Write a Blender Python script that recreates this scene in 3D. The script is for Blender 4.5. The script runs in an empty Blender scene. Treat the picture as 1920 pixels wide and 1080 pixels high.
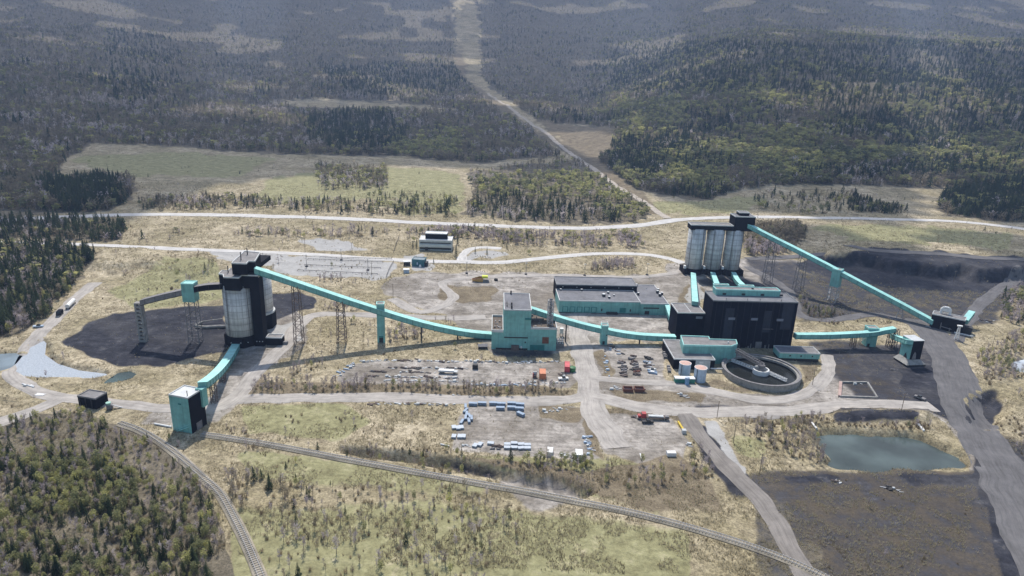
import bpy, math, random
import numpy as np
random.seed(7)
rng = np.random.default_rng(11)
R = math.radians
scene = bpy.context.scene
col = scene.collection

# ------------------------------------------------------------------ camera
F = 1280.0; PITCH = R(18.2); ROLL = R(2.1); CAMH = 150.0
cam_d = bpy.data.cameras.new('camera'); cam_d.sensor_width = 36; cam_d.lens = F/1920*36
cam_d.clip_start = 1; cam_d.clip_end = 30000
cam = bpy.data.objects.new('camera', cam_d); col.objects.link(cam)
fv = np.array([0, math.cos(PITCH), -math.sin(PITCH)])
_u0 = np.array([0, math.sin(PITCH), math.cos(PITCH)]); _r0 = np.array([1., 0, 0])
uv = _u0*math.cos(ROLL) - _r0*math.sin(ROLL)
rv = _r0*math.cos(ROLL) + _u0*math.sin(ROLL)
from mathutils import Matrix, Vector
cam.matrix_world = Matrix(((rv[0], uv[0], -fv[0], 0), (rv[1], uv[1], -fv[1], 0), (rv[2], uv[2], -fv[2], CAMH), (0, 0, 0, 1)))
scene.camera = cam

# ------------------------------------------------------------------ light
SUN_EL = R(54); SUN_AZ = R(-11)          # behind the plant, a little to the left
world = bpy.data.worlds.new('World'); scene.world = world; world.use_nodes = True
wn = world.node_tree; bg = wn.nodes['Background']
sky = wn.nodes.new('ShaderNodeTexSky'); sky.sky_type = 'NISHITA'; sky.sun_disc = False
sky.sun_elevation = SUN_EL; sky.sun_rotation = SUN_AZ; sky.air_density = 1.2; sky.dust_density = 1.5
wn.links.new(sky.outputs[0], bg.inputs[0]); bg.inputs[1].default_value = 0.118
sd_ = bpy.data.lights.new('sun', 'SUN'); sd_.energy = 4.1; sd_.angle = R(0.5); sd_.color = (1, .945, .87)
sun = bpy.data.objects.new('sun', sd_); col.objects.link(sun)
SUN = np.array([math.sin(SUN_AZ)*math.cos(SUN_EL), math.cos(SUN_AZ)*math.cos(SUN_EL), math.sin(SUN_EL)])
sun.rotation_euler = Vector(-SUN).to_track_quat('-Z', 'Y').to_euler()
sun.location = (0, 0, 1200)
vs = scene.view_settings
vs.view_transform = 'Standard'; vs.look = 'None'; vs.gamma = 1; vs.use_curve_mapping = False
vs.exposure = 0.46
scene.cycles.max_bounces = 5; scene.cycles.volume_bounces = 0; scene.cycles.transparent_max_bounces = 8

# ------------------------------------------------------------------ noise + map helpers
def _hash(ix, iy, s):
    h = (ix.astype(np.int64)*374761393 + iy.astype(np.int64)*668265263 + s*1442695041) & 0x7fffffff
    h = ((h ^ (h >> 13))*1274126177) & 0x7fffffff
    return ((h ^ (h >> 16)) & 0xffff)/65535.0
def vnoise(x, y, s=0):
    x = np.asarray(x, float); y = np.asarray(y, float)
    ix = np.floor(x); iy = np.floor(y); fx = x-ix; fy = y-iy
    fx = fx*fx*(3-2*fx); fy = fy*fy*(3-2*fy)
    a = _hash(ix, iy, s); b = _hash(ix+1, iy, s); c = _hash(ix, iy+1, s); d = _hash(ix+1, iy+1, s)
    return (a*(1-fx)+b*fx)*(1-fy) + (c*(1-fx)+d*fx)*fy
def fbm(x, y, s=0, o=4):
    v = 0; a = .5
    for k in range(o):
        v = v + a*vnoise(x, y, s+k*17); x = x*2.03; y = y*2.03; a *= .5
    return v/(1-.5**o)*1.0
def sstep(a, b, x):
    t = np.clip((x-a)/(b-a), 0, 1); return t*t*(3-2*t)
def ray(px, py): return fv + rv*((px-960)/F) + uv*((540-py)/F)
def P(px, py, z=0.0):
    d = ray(px, py); t = (z-CAMH)/d[2]; return np.array([d[0]*t, d[1]*t, z])
def proj(x, y, z):
    dx = x; dy = y; dz = z-CAMH
    dd = dx*fv[0]+dy*fv[1]+dz*fv[2]
    dd = np.where(dd < 1, 1, dd)
    return 960+F*(dx*rv[0]+dy*rv[1]+dz*rv[2])/dd, 540-F*(dx*uv[0]+dy*uv[1]+dz*uv[2])/dd
def zat(w, py):
    lo, hi = -10, 150
    for _ in range(40):
        m = (lo+hi)/2
        if proj(w[0], w[1], m)[1] > py: lo = m
        else: hi = m
    return lo
def hpx(bx, by, ty): return zat(P(bx, by), ty)
def on_line(A, B, px, py):
    """point above the plan line A-B that the pixel sees"""
    n = np.array([-(B[1]-A[1]), B[0]-A[0]]); d = ray(px, py)
    t = (n[0]*A[0]+n[1]*A[1])/(n[0]*d[0]+n[1]*d[1])
    return np.array([d[0]*t, d[1]*t, CAMH+d[2]*t])
def inpoly(poly, x, y):
    p = np.asarray(poly, float); out = np.zeros(x.shape, bool)
    m = (x >= p[:, 0].min()) & (x <= p[:, 0].max()) & (y >= p[:, 1].min()) & (y <= p[:, 1].max())
    if not m.any(): return out
    xs = x[m]; ys = y[m]; r = np.zeros(xs.shape, bool); q = np.roll(p, -1, 0)
    for (ax, ay), (bx, by) in zip(p, q):
        if ay == by: continue
        c = ((ay > ys) != (by > ys)) & (xs < (bx-ax)*(ys-ay)/(by-ay)+ax)
        r ^= c
    out[m] = r; return out
def sdist(poly, x, y):
    """signed distance, negative inside (world metres)"""
    p = np.asarray(poly, float); q = np.roll(p, -1, 0); d = np.full(x.shape, 1e9)
    for a, b in zip(p, q):
        e = b-a; L = e@e
        t = np.clip(((x-a[0])*e[0]+(y-a[1])*e[1])/L, 0, 1)
        d = np.minimum(d, np.hypot(x-a[0]-t*e[0], y-a[1]-t*e[1]))
    return np.where(inpoly(poly, x, y), -d, d)
def wpoly(px, z=0.0): return np.array([P(a, b, z)[:2] for a, b in px])

# ------------------------------------------------------------------ terrain height
POND = [(1541,826),(1560,821),(1620,821),(1660,822),(1700,823),(1745,838),(1780,855),(1797,872),(1790,880),(1740,881),(1660,881),(1600,882),(1572,876),(1556,855)]
POND_W = [(36,694),(46,672),(64,652),(82,642),(90,650),(88,668),(108,682),(140,692),(180,697),(194,702),(180,707),(110,707),(50,704)]
POND_S = [(203,713),(222,701),(240,698),(251,703),(243,709),(215,718),(196,719)]
POND_E = [(-60,676),(0,666),(30,664),(36,668),(26,680),(10,692),(-50,702)]
POND_R = [(1898,690),(1905,680),(1930,674),(1960,676),(1960,698),(1910,696)]
COALBANK = [(1545,490),(1600,487),(1640,491),(1680,503),(1720,504),(1760,513),(1800,507),(1830,517),(1880,517),(2000,505),(2000,470),(1760,466),(1640,462),(1560,474)]
Q_DITCH = [(640,838),(760,849),(860,863),(960,884),(1060,902),(1112,917),(1095,927),(1000,908),(900,887),(800,868),(700,853),(645,845)]
LOWER = [(520,834),(700,848),(830,864),(960,889),(1100,921),(1180,955),(1230,1150),(1230,1400),(300,1400),(420,930),(455,850)]
relief = [  # polygon (world), inside height, shoulder width
    (wpoly(POND, -2.5), -4.5, 9), (wpoly(POND_W, -1), -2.4, 5), (wpoly(POND_S, -1), -2.4, 3.5),
    (wpoly(POND_E, -1), -2.4, 5), (wpoly(POND_R, -1), -2.4, 5),
    (wpoly(COALBANK, 4), 10.0, 9), (wpoly(Q_DITCH), -4.2, 3.5),
    (wpoly([(175,497),(200,476),(270,472),(302,480),(286,498),(220,508)]), 4.5, 16), (wpoly([(330,500),(380,482),(420,486),(400,510),(350,520)]), 3, 14),
    (wpoly([(640,505),(700,500),(735,505),(700,520),(650,520)]), .0, 4),
    (wpoly([(1830,752),(1866,735),(1880,760),(1862,795),(1838,800)]), -4, 6),
    (wpoly([(1360,790),(1480,792),(1530,800),(1525,790),(1440,782)]), -1.5, 4),
    (wpoly([(1570,770),(1740,772),(1735,790),(1570,790)]), 2.2, 5),
]
def T(x, y):
    x = np.asarray(x, float); y = np.asarray(y, float)
    az = x/np.maximum(y, 60)
    z = 26*sstep(900, 1900, y) + 4.2e-5*np.maximum(0, y-1500)**2
    z = z + np.minimum(230, .115*np.maximum(0, y-900))*sstep(.06, .34, az)*(1-.35*sstep(1800, 4000, y))
    z = z + .07*np.minimum(1500, np.maximum(0, y-1000))*sstep(.42, .7, -az)
    far = sstep(820, 1500, y)
    z = z + far*46*(fbm(x/420, y/420, 3, 4)-.5) + far*6*(fbm(x/60, y/60, 5, 3)-.5)
    near = sstep(520, 700, y)+sstep(0.33, .5, np.abs(az))+.25
    z = z + np.minimum(near, 1)*1.6*(fbm(x/34, y/34, 9, 3)-.5)
    bumps = None
    for poly, h, wd in relief:
        mn = poly.min(0)-wd-14; mx = poly.max(0)+wd+14
        m = (x > mn[0]) & (x < mx[0]) & (y > mn[1]) & (y < mx[1])
        if np.any(m):
            if x.ndim == 0:
                d = sdist(poly, x.reshape(1), y.reshape(1))[0]
                z = z + h*(1-sstep(-.3*wd, wd*.7, d))
            else:
                xs = x[m]; ys = y[m]
                d = sdist(poly, xs, ys) + (fbm(xs/7, ys/7, 21, 3)-.5)*wd*.7
                z[m] = z[m] + h*(1-sstep(-.3*wd, wd*.7, d))
    return z
def T1(x, y): return float(T(np.array([x]), np.array([y]))[0])
def Pt(px, py):
    z = 0.0
    for _ in range(14):
        w = P(px, py, min(z, 120)); z = .5*z+.5*T1(w[0], w[1]) if w[1] > 850 else T1(w[0], w[1])
    return np.array([w[0], w[1], z])

# ------------------------------------------------------------------ materials
def N(nt, t, **k):
    n = nt.nodes.new(t)
    for a, b in k.items():
        if a.startswith('_'): setattr(n, a[1:], b)
        else: n.inputs[a.replace('__', ' ')].default_value = b
    return n
def ramp(nt, fac, stops):
    r = nt.nodes.new('ShaderNodeValToRGB'); e = r.color_ramp.elements
    while len(e) < len(stops): e.new(.5)
    for q, (p, c) in zip(e, stops):
        q.position = p; q.color = (c, c, c, 1) if np.isscalar(c) else (*c, 1)
    nt.links.new(fac, r.inputs[0]); return r.outputs[0]
def mixc(nt, fac, a, b, mode='MIX'):
    m = nt.nodes.new('ShaderNodeMix'); m.data_type = 'RGBA'; m.blend_type = mode
    for s, v in ((0, fac), (6, a), (7, b)):
        if hasattr(v, 'is_linked'): nt.links.new(v, m.inputs[s])
        elif np.isscalar(v): m.inputs[s].default_value = v if s == 0 else (v, v, v, 1)
        else: m.inputs[s].default_value = (*v, 1)
    return m.outputs[2]
MATS = {}
def mat(name, c, rough=.7, var=.25, scale=.35, streak=0, ribs=0, metal=0, c2=None, spec=.4, stain=0, stainc=(.16, .145, .125)):
    """weathered surface: base colour broken by two scales of noise, optional vertical streaks and sheet ribs"""
    if name in MATS: return MATS[name]
    m = bpy.data.materials.new(name); m.use_nodes = True; nt = m.node_tree
    b = nt.nodes['Principled BSDF']; b.inputs['Roughness'].default_value = rough; b.inputs['Metallic'].default_value = metal
    b.inputs['Specular IOR Level'].default_value = spec
    geo = nt.nodes.new('ShaderNodeNewGeometry')
    n1 = N(nt, 'ShaderNodeTexNoise', Scale=scale, Detail=6.0, Roughness=.65)
    nt.links.new(geo.outputs['Position'], n1.inputs['Vector'])
    lo = tuple(v*(1-var) for v in c); hi = tuple(min(1, v*(1+var)) for v in c)
    cc = ramp(nt, n1.outputs[0], [(.3, lo), (.5, c), (.72, hi if c2 is None else c2)])
    if streak:
        mp = N(nt, 'ShaderNodeMapping'); mp.inputs['Scale'].default_value = (1.1, 1.1, .05)
        nt.links.new(geo.outputs['Position'], mp.inputs[0])
        n2 = N(nt, 'ShaderNodeTexNoise', Scale=1.0, Detail=4.0, Roughness=.7); nt.links.new(mp.outputs[0], n2.inputs['Vector'])
        cc = mixc(nt, streak, cc, ramp(nt, n2.outputs[0], [(.32, .45), (.52, 1.0), (.7, 1.15)]), 'MULTIPLY')
        mp2 = N(nt, 'ShaderNodeMapping'); mp2.inputs['Scale'].default_value = (.02, .02, .42)
        nt.links.new(geo.outputs['Position'], mp2.inputs[0])
        n3 = N(nt, 'ShaderNodeTexNoise', Scale=1.0, Detail=3.0); nt.links.new(mp2.outputs[0], n3.inputs['Vector'])
        cc = mixc(nt, streak*.6, cc, ramp(nt, n3.outputs[0], [(.35, .7), (.6, 1.1)]), 'MULTIPLY')
    if stain:
        n4 = N(nt, 'ShaderNodeTexNoise', Scale=.45, Detail=7.0, Roughness=.75); nt.links.new(geo.outputs['Position'], n4.inputs['Vector'])
        n5 = N(nt, 'ShaderNodeTexNoise', Scale=.05, Detail=3.0); nt.links.new(geo.outputs['Position'], n5.inputs['Vector'])
        cc = mixc(nt, .35, cc, ramp(nt, n5.outputs[0], [(.35, .72), (.5, 1.0), (.65, 1.18)]), 'MULTIPLY')
        cc = mixc(nt, ramp(nt, n4.outputs[0], [(.50, 0.0), (.68, stain)]), cc, stainc)
    if ribs:
        w = N(nt, 'ShaderNodeTexWave', Scale=ribs); w.bands_direction = 'DIAGONAL'
        mp = N(nt, 'ShaderNodeMapping'); mp.inputs['Scale'].default_value = (1, 1, 0)
        nt.links.new(geo.outputs['Position'], mp.inputs[0]); nt.links.new(mp.outputs[0], w.inputs['Vector'])
        bp = N(nt, 'ShaderNodeBump', Strength=.35, Distance=.1); nt.links.new(w.outputs[1], bp.inputs['Height'])
        nt.links.new(bp.outputs[0], b.inputs['Normal'])
    nt.links.new(cc, b.inputs['Base Color'])
    MATS[name] = m; return m
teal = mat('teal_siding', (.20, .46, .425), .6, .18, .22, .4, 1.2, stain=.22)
teal_lit = mat('teal_sunlit', (.34, .67, .62), .7, .16, .25, 0, .5, stain=.22)  # the siding's teal lightened as if sunlit, for tops and trim
teal_dark = mat('teal_frame', (.03, .2, .19), .6, .2)
black = mat('black_siding', (.010, .011, .017), .8, .35, .12, .4, 1.0, 0, None, .08)
navy = mat('dark_blue_siding', (.004, .0065, .017), .8, .45, .1, .5, .8, 0, (.010, .015, .032), .08)
conc = mat('silo_concrete', (.62, .625, .62), .9, .14, .3, .75)
conc2 = mat('concrete', (.30, .29, .27), .9, .35, .5, .3, stain=.5)
roofg = mat('gravel_roof', (.22, .21, .205), .95, .3, .22, stain=.5, stainc=(.10, .095, .09))
roofd = mat('dark_roof', (.15, .152, .165), .85, .35, .12, stain=.5, stainc=(.27, .26, .25))
roofb = mat('brown_roof', (.13, .105, .085), .95, .35, .3)
rooftrim = mat('pale_trim', (.55, .56, .55), .6, .15)
steel = mat('galvanised_steel', (.40, .40, .40), .55, .3, .8)
rust = mat('rusty_steel', (.15, .115, .10), .85, .35, .9)
greysteel = mat('weathered_steel', (.20, .19, .19), .8, .3, .7)
dark = mat('dark_steel', (.035, .035, .038), .7, .4, .8)
white = mat('white_paint', (.74, .74, .72), .5, .1, .8)
offwhite = mat('pale_panel', (.5, .52, .52), .6, .15, .5)
bluew = mat('pale_blue_paint', (.42, .52, .63), .5, .15, .6, .3)
tankroof = mat('rusty_tank_roof', (.55, .38, .32), .8, .3, .5, c2=(.6, .3, .22))
bluesteel = mat('blue_grey_sheeting', (.24, .32, .42), .4, .2, .8)
orange = mat('orange_paint', (.56, .20, .10), .6, .2, .8)
red = mat('red_paint', (.42, .06, .06), .6, .25, .8)
green = mat('green_paint', (.04, .16, .06), .6, .25, .8)
yellow = mat('yellow_paint', (.62, .44, .03), .6, .2, .8)
lime = mat('lime_tarp', (.6, .66, .05), .6, .1, .8)
brown = mat('brown_door', (.17, .07, .045), .7, .25, .6)
glass = mat('dark_glass', (.02, .025, .03), .15, .2, .5, spec=.6)
greenblue = mat('gatehouse_siding', (.05, .17, .2), .6, .2, .5, .3)
bronze = mat('sage_panel', (.45, .48, .45), .5, .2, .5, .2)
wood = mat('weathered_wood', (.24, .19, .14), .9, .3, 1.2)
rubber = mat('tyre_rubber', (.02, .02, .02), .9, .2)

# ------------------------------------------------------------------ mesh builder
class MB:
    def __init__(s): s.v = []; s.f = []; s.cut = []
    def add(s, vs, fs):
        s.cut.append((len(s.v), len(s.f))); o = len(s.v); s.v += [tuple(map(float, q)) for q in vs]; s.f += [tuple(o+i for i in q) for q in fs]; return s
    def box(s, x0, y0, z0, x1, y1, z1):
        return s.add([(x0,y0,z0),(x1,y0,z0),(x1,y1,z0),(x0,y1,z0),(x0,y0,z1),(x1,y0,z1),(x1,y1,z1),(x0,y1,z1)],
                     [(0,3,2,1),(4,5,6,7),(0,1,5,4),(1,2,6,5),(2,3,7,6),(3,0,4,7)])
    def prism(s, poly, z0, z1):
        a = sum(poly[i][0]*poly[(i+1) % len(poly)][1]-poly[(i+1) % len(poly)][0]*poly[i][1] for i in range(len(poly)))
        if a < 0: poly = list(poly)[::-1]
        n = len(poly)
        return s.add([(p[0], p[1], z0) for p in poly]+[(p[0], p[1], z1) for p in poly],
                     [tuple(range(n))[::-1], tuple(range(n, 2*n))]+[(i, (i+1) % n, n+(i+1) % n, n+i) for i in range(n)])
    def cyl(s, x, y, z0, z1, r, n=24, r2=None):
        r2 = r if r2 is None else r2; A = [2*math.pi*i/n for i in range(n)]
        return s.add([(x+r*math.cos(a), y+r*math.sin(a), z0) for a in A]+[(x+r2*math.cos(a), y+r2*math.sin(a), z1) for a in A],
                     [tuple(range(n))[::-1], tuple(range(n, 2*n))]+[(i, (i+1) % n, n+(i+1) % n, n+i) for i in range(n)])
    def ring(s, x, y, z0, z1, ro, ri, n=64):
        A = [2*math.pi*i/n for i in range(n)]; v = []
        for r, z in ((ro, z0), (ro, z1), (ri, z1), (ri, z0)): v += [(x+r*math.cos(a), y+r*math.sin(a), z) for a in A]
        f = []
        for k in range(4):
            k2 = (k+1) % 4
            f += [(k*n+i, k*n+(i+1) % n, k2*n+(i+1) % n, k2*n+i) for i in range(n)]
        return s.add(v, f)
    def beam(s, p, q, w, h=None):
        h = w if h is None else h; p = Vector(p); q = Vector(q); d = (q-p)
        if d.length < 1e-6: return s
        d.normalize(); a = d.cross(Vector((0, 0, 1)))
        if a.length < 1e-3: a = Vector((1, 0, 0))
        a.normalize(); b = a.cross(d)
        c = [a*(i*w/2)+b*(j*h/2) for i, j in ((-1,-1),(1,-1),(1,1),(-1,1))]
        return s.add([p+k for k in c]+[q+k for k in c], [(0,1,2,3),(7,6,5,4),(0,4,5,1),(1,5,6,2),(2,6,7,3),(3,7,4,0)])
    def tube(s, p, q, r, n=8):
        p = Vector(p); q = Vector(q); d = (q-p).normalized(); a = d.cross(Vector((0, 0, 1)))
        if a.length < 1e-3: a = Vector((1, 0, 0))
        a.normalize(); b = a.cross(d)
        c = [a*(r*math.cos(2*math.pi*i/n))+b*(r*math.sin(2*math.pi*i/n)) for i in range(n)]
        return s.add([p+k for k in c]+[q+k for k in c], [tuple(range(n)), tuple(range(n, 2*n))[::-1]]+[(i, n+i, n+(i+1) % n, (i+1) % n) for i in range(n)])
    def build(s, name, m, parent=None):
        me = bpy.data.meshes.new(name); me.from_pydata(s.v, [], s.f); me.materials.append(m); me.update()
        o = bpy.data.objects.new(name, me); col.objects.link(o)
        if parent is not None: o.parent = parent
        return o
def each(mb, name, m, parent=None):
    """every piece added to the builder becomes an object of its own"""
    cut = mb.cut+[(len(mb.v), len(mb.f))]; out = []
    for (v0, f0), (v1, f1) in zip(cut, cut[1:]):
        q = MB(); q.v = mb.v[v0:v1]; q.f = [tuple(i-v0 for i in f) for f in mb.f[f0:f1]]; out.append(q.build(name, m, parent))
    return out
def tag(o, label=None, cat=None, group=None, kind=None):
    if label: o['label'] = label
    if cat: o['category'] = cat
    if group: o['group'] = group
    if kind: o['kind'] = kind
    return o
def thing(name, label, cat, loc=(0, 0, 0), rz=0, group=None):
    o = bpy.data.objects.new(name, None); col.objects.link(o); o.location = tuple(loc); o.rotation_euler = (0, 0, rz)
    o.empty_display_size = 2
    return tag(o, label, cat, group)
def dup(root, loc, rz=0, label=None, group=None, sc=None):
    r = root.copy(); col.objects.link(r); r.location = tuple(loc); r.rotation_euler = (0, 0, rz)
    if sc is not None: r.scale = (sc, sc, sc) if np.isscalar(sc) else sc
    if label: r['label'] = label
    if group: r['group'] = group
    for ch in root.children:
        c = ch.copy(); col.objects.link(c); c.parent = r
        for g in ch.children:
            d = g.copy(); col.objects.link(d); d.parent = c
    return r
def lattice(mb, x, y, z0, z1, w, d, n, t=.3, w1=None, d1=None, tb=None):
    """four-legged braced tower, local axes, base w x d tapering to w1 x d1"""
    w1 = w if w1 is None else w1; d1 = d if d1 is None else d1; tb = tb or t*.65
    def c(k, i, j):
        f = k/n; ww = w+(w1-w)*f; dd = d+(d1-d)*f
        return (x+i*ww/2, y+j*dd/2, z0+(z1-z0)*f)
    S = [(-1,-1),(1,-1),(1,1),(-1,1)]
    for i, j in S: mb.beam(c(0, i, j), c(n, i, j), t)
    for k in range(n):
        for q in range(4):
            a = S[q]; b = S[(q+1) % 4]
            mb.beam(c(k+1, *a), c(k+1, *b), tb); 
            if k % 2: mb.beam(c(k, *a), c(k+1, *b), tb)
            else: mb.beam(c(k, *b), c(k+1, *a), tb)
    return mb
class Frame:
    """local frame from two roof corners (front left, front right) seen at height H"""
    def __init__(s, fl, fr, H, bl=None):
        a = P(*fl, H); b = P(*fr, H); s.o = np.array([a[0], a[1], 0]); e = b-a
        s.rz = math.atan2(e[1], e[0]); s.w = float(np.hypot(e[0], e[1])); s.H = H
        s.ex = np.array([math.cos(s.rz), math.sin(s.rz)]); s.ey = np.array([-s.ex[1], s.ex[0]])
        s.d = s.loc(bl, H)[1] if bl else 0
    def loc(s, px, z):
        w = P(*px, z)[:2]-s.o[:2]; return (float(w@s.ex), float(w@s.ey))
    def world(s, x, y, z=0):
        w = s.o[:2]+s.ex*x+s.ey*y; return np.array([w[0], w[1], z])
def local(rt, w):
    """world point -> local of a thing rotated about z"""
    c, sn = math.cos(rt.rotation_euler.z), math.sin(rt.rotation_euler.z)
    dx = w[0]-rt.location.x; dy = w[1]-rt.location.y
    return (c*dx+sn*dy, -sn*dx+c*dy, w[2]-rt.location.z)

# ------------------------------------------------------------------ maps (outlines of what grows, lies or is painted as shade on the ground)
def Q(s): return [tuple(float(v) for v in p.split(',')) for p in s.split()]
CLEAR = [Q('480,190 600,184 720,190 860,205 850,212 700,206 560,202')]
FOREST = {
 'ul': Q('-300,-300 860,-300 850,120 878,158 905,185 1000,250 1048,292 1000,297 880,306 860,301 700,293 440,285 350,275 180,269 120,300 95,345 200,332 252,345 240,380 200,396 60,404 -300,416'),
 'ur': Q('880,-300 2300,-300 2300,420 1940,410 1890,415 1770,406 1760,382 1790,352 1600,346 1440,347 1380,357 1330,373 1250,366 1195,356 1120,302 1150,282 1150,240 1010,228 945,182 905,150'),
 'grove': Q('885,322 960,312 1050,301 1085,302 1200,384 1222,404 1180,417 1080,419 960,414 872,404 888,370 878,340'),
 'left': Q('-200,462 0,461 100,462 180,474 150,520 100,572 40,622 -200,690'),
 'strip': Q('-200,420 60,409 150,418 240,426 225,452 0,447 -200,440'),
 'bl': Q('-300,822 60,776 150,772 235,800 300,832 358,880 388,925 430,1010 470,1200 -300,1200'),
}
GRAVEL = [Q('735,522 800,505 900,510 1030,514 1200,515 1285,505 1285,520 1262,600 1262,632 1100,650 1060,665 990,668 925,668 915,650 830,592 765,572 722,548'),
 Q('630,712 640,690 680,672 760,674 1065,682 1078,715 1060,724 700,718'),
 Q('868,756 1000,753 1090,765 1115,800 1120,862 1000,857 846,842 855,790'),
 Q('1118,775 1200,775 1270,785 1300,830 1290,872 1210,867 1130,852'),
 Q('1115,645 1260,650 1250,712 1400,738 1500,745 1560,690 1545,660 1500,640 1560,655 1700,640 1740,655 1810,760 1740,772 1600,766 1300,780 1110,748 1100,680'),
 Q('500,602 570,580 572,635 500,692 450,738 400,745 430,690 450,650'),
 Q('1250,500 1420,480 1500,490 1500,600 1400,540 1260,560'),
 
 Q('1740,620 1790,680 1815,750 1850,810 1940,930 2100,1100 1800,1100 1830,900 1790,800 1740,760'),
 Q('380,745 460,738 450,755 410,790 330,800 250,790 310,768'),
 Q('930,905 1040,890 1100,930 1000,960')]
PALE = [Q('515,478 640,482 738,489 726,522 640,519 512,512'), Q('400,472 520,477 510,500 470,500 420,488'),
 Q('850,482 905,470 940,470 940,476 890,480 880,492'), Q('1325,790 1350,790 1400,875 1395,890 1380,882'), Q('560,452 640,450 700,470 600,472'),
 Q('505,612 560,600 560,640 520,640'), Q('1290,530 1310,520 1330,560 1290,590'), Q('760,480 800,478 802,505 765,505')]
COAL_SHADE = [Q('118,642 150,606 240,584 300,575 420,570 432,640 420,656 350,674 310,692 230,686 150,668'),
 Q('500,552 560,550 594,560 592,582 540,593 505,602'),
 Q('1480,492 1560,478 1640,466 1760,472 1960,486 1960,532 1880,546 1800,545 1700,541 1600,530 1530,512'),
 Q('1680,690 1760,690 1812,760 1740,766 1700,740'), Q('1826,745 1870,730 1885,765 1862,800 1834,806'),
 Q('1570,772 1740,774 1735,792 1570,792'), Q('1745,640 1790,690 1815,750 1850,812 1930,930 2050,1100 1880,1100 1840,905 1800,800 1745,760'),
 Q('1450,897 1560,890 1600,897 1500,910'), Q('1660,893 1840,886 1850,905 1720,915'), Q('1300,790 1330,800 1400,890 1420,930 1380,930 1320,860'),
 Q('830,862 960,890 1110,922 1100,934 950,905 830,878')]  # this last strip paints the terrace bank's shade as dark ground
COALMIX_SHADE = [Q('1500,640 1700,640 1760,655 1800,740 1740,766 1600,750 1560,700 1545,662'), Q('1480,500 1700,530 1860,535 1930,545 1870,610 1740,620 1640,592 1500,606'),
 Q('1395,480 1500,490 1500,560 1440,540'), Q('920,655 1050,660 1040,675 925,672'), Q('1290,520 1420,525 1460,545 1340,545'), Q('1300,760 1740,762 1800,755 1800,775 1560,775 1300,785'), Q('1850,790 1960,840 2000,1000 1900,930')]  # patch before the crusher building: its cast shadow put into the ground colour
GREEN = [Q('500,335 620,318 720,312 860,322 872,380 700,376 520,384 470,372'), Q('130,300 300,285 520,295 440,330 250,330'),
 Q('455,760 640,755 700,790 640,822 460,812'), Q('430,848 560,852 760,880 920,915 900,930 500,900'), Q('1375,815 1440,825 1430,860 1390,850'), Q('700,385 860,372 870,400 760,402'),
 Q('300,480 420,490 420,560 250,575 200,545'), Q('1520,425 1700,420 1900,440 1900,470 1600,450'), Q('860,855 1200,862 1260,885 1230,960 1000,905'), Q('1180,385 1330,372 1440,372 1400,400 1250,402'), Q('440,960 800,940 1000,960 1300,1000 1300,1200 440,1200')]
BROWN = [Q('1400,888 1500,884 1860,882 1900,960 2000,1200 1640,1200 1590,1110 1540,1080 1545,1030 1480,1000 1490,960 1430,930'), Q('880,150 900,165 1010,245 1120,300 1200,360 1250,405 1222,404 1200,384 1085,302 1000,250 905,185 850,120 860,60'), Q('1010,230 1150,240 1150,282 1120,302 1060,268'), Q('1240,714 1330,724 1420,737 1490,736 1530,705 1500,675 1508,715 1440,735 1350,716 1300,720'), Q('1118,660 1140,655 1148,708 1128,708'), Q('1480,660 1500,655 1540,690 1520,715'), Q('1090,770 1125,820 1120,870 1095,830'), Q('1000,755 1090,766 1085,790 1000,780'), Q('1560,655 1600,660 1640,740 1600,740'), Q('1640,700 1700,730 1690,755 1640,745'), Q('1120,765 1290,778 1300,800 1270,788 1120,775'), Q('1290,530 1330,545 1320,570 1262,570'), Q('830,535 930,540 930,560 860,572 820,560'),
 Q('850,852 1100,880 1280,850 1330,900 1360,960 1180,955 1100,921'), Q('1130,725 1330,742 1320,760 1180,752'), Q('460,712 700,718 1075,727 1075,742 460,740')]
# ------------------------------------------------------------------ ground: one sheet, a fan that reaches the far hills
NA, ND = 1000, 900
az = np.tan(np.linspace(R(-54), R(54), NA)); dist = np.concatenate([np.linspace(118, 230, 60)[:-1], np.geomspace(230, 6300, ND-59)])
GX = az[None, :]*dist[:, None]; GY = np.repeat(dist[:, None], NA, 1)
GZ = T(GX, GY)
gpx, gpy = proj(GX, GY, GZ)
jx = (fbm(GX/14, GY/14, 31, 4)-.5); jy = (fbm(GX/14+50, GY/14, 37, 4)-.5)
wx = fbm(GX/45, GY/45, 43, 2)-.5
jpx = gpx + jx*34+wx*24; jpy = gpy + jy*17+wx*9
def mask(polys, blur=2):
    m = np.zeros(GX.shape)
    for p in polys: m[inpoly(p, jpx, jpy)] = 1
    for _ in range(blur):
        q = np.pad(m, 1, mode='edge'); m = (q[:-2, 1:-1]+q[2:, 1:-1]+q[1:-1, :-2]+q[1:-1, 2:]+2*q[1:-1, 1:-1])/6
    return m
fr_m = mask(list(FOREST.values()), 2); clr = mask(CLEAR, 1)
fr_m = np.clip(fr_m-clr, 0, 1)
mA = np.stack([np.maximum(np.maximum(mask(COAL_SHADE, 7), .62*mask(COALMIX_SHADE, 10)), .56*mask([Q('1400,880 1860,880 1900,940 2000,1200 1430,1200')], 6)), mask(GRAVEL, 7), mask(GREEN, 12), mask(PALE, 5)], -1)
mB = np.stack([fr_m, mask(BROWN, 6), np.zeros_like(fr_m), np.ones_like(fr_m)], -1)
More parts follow.
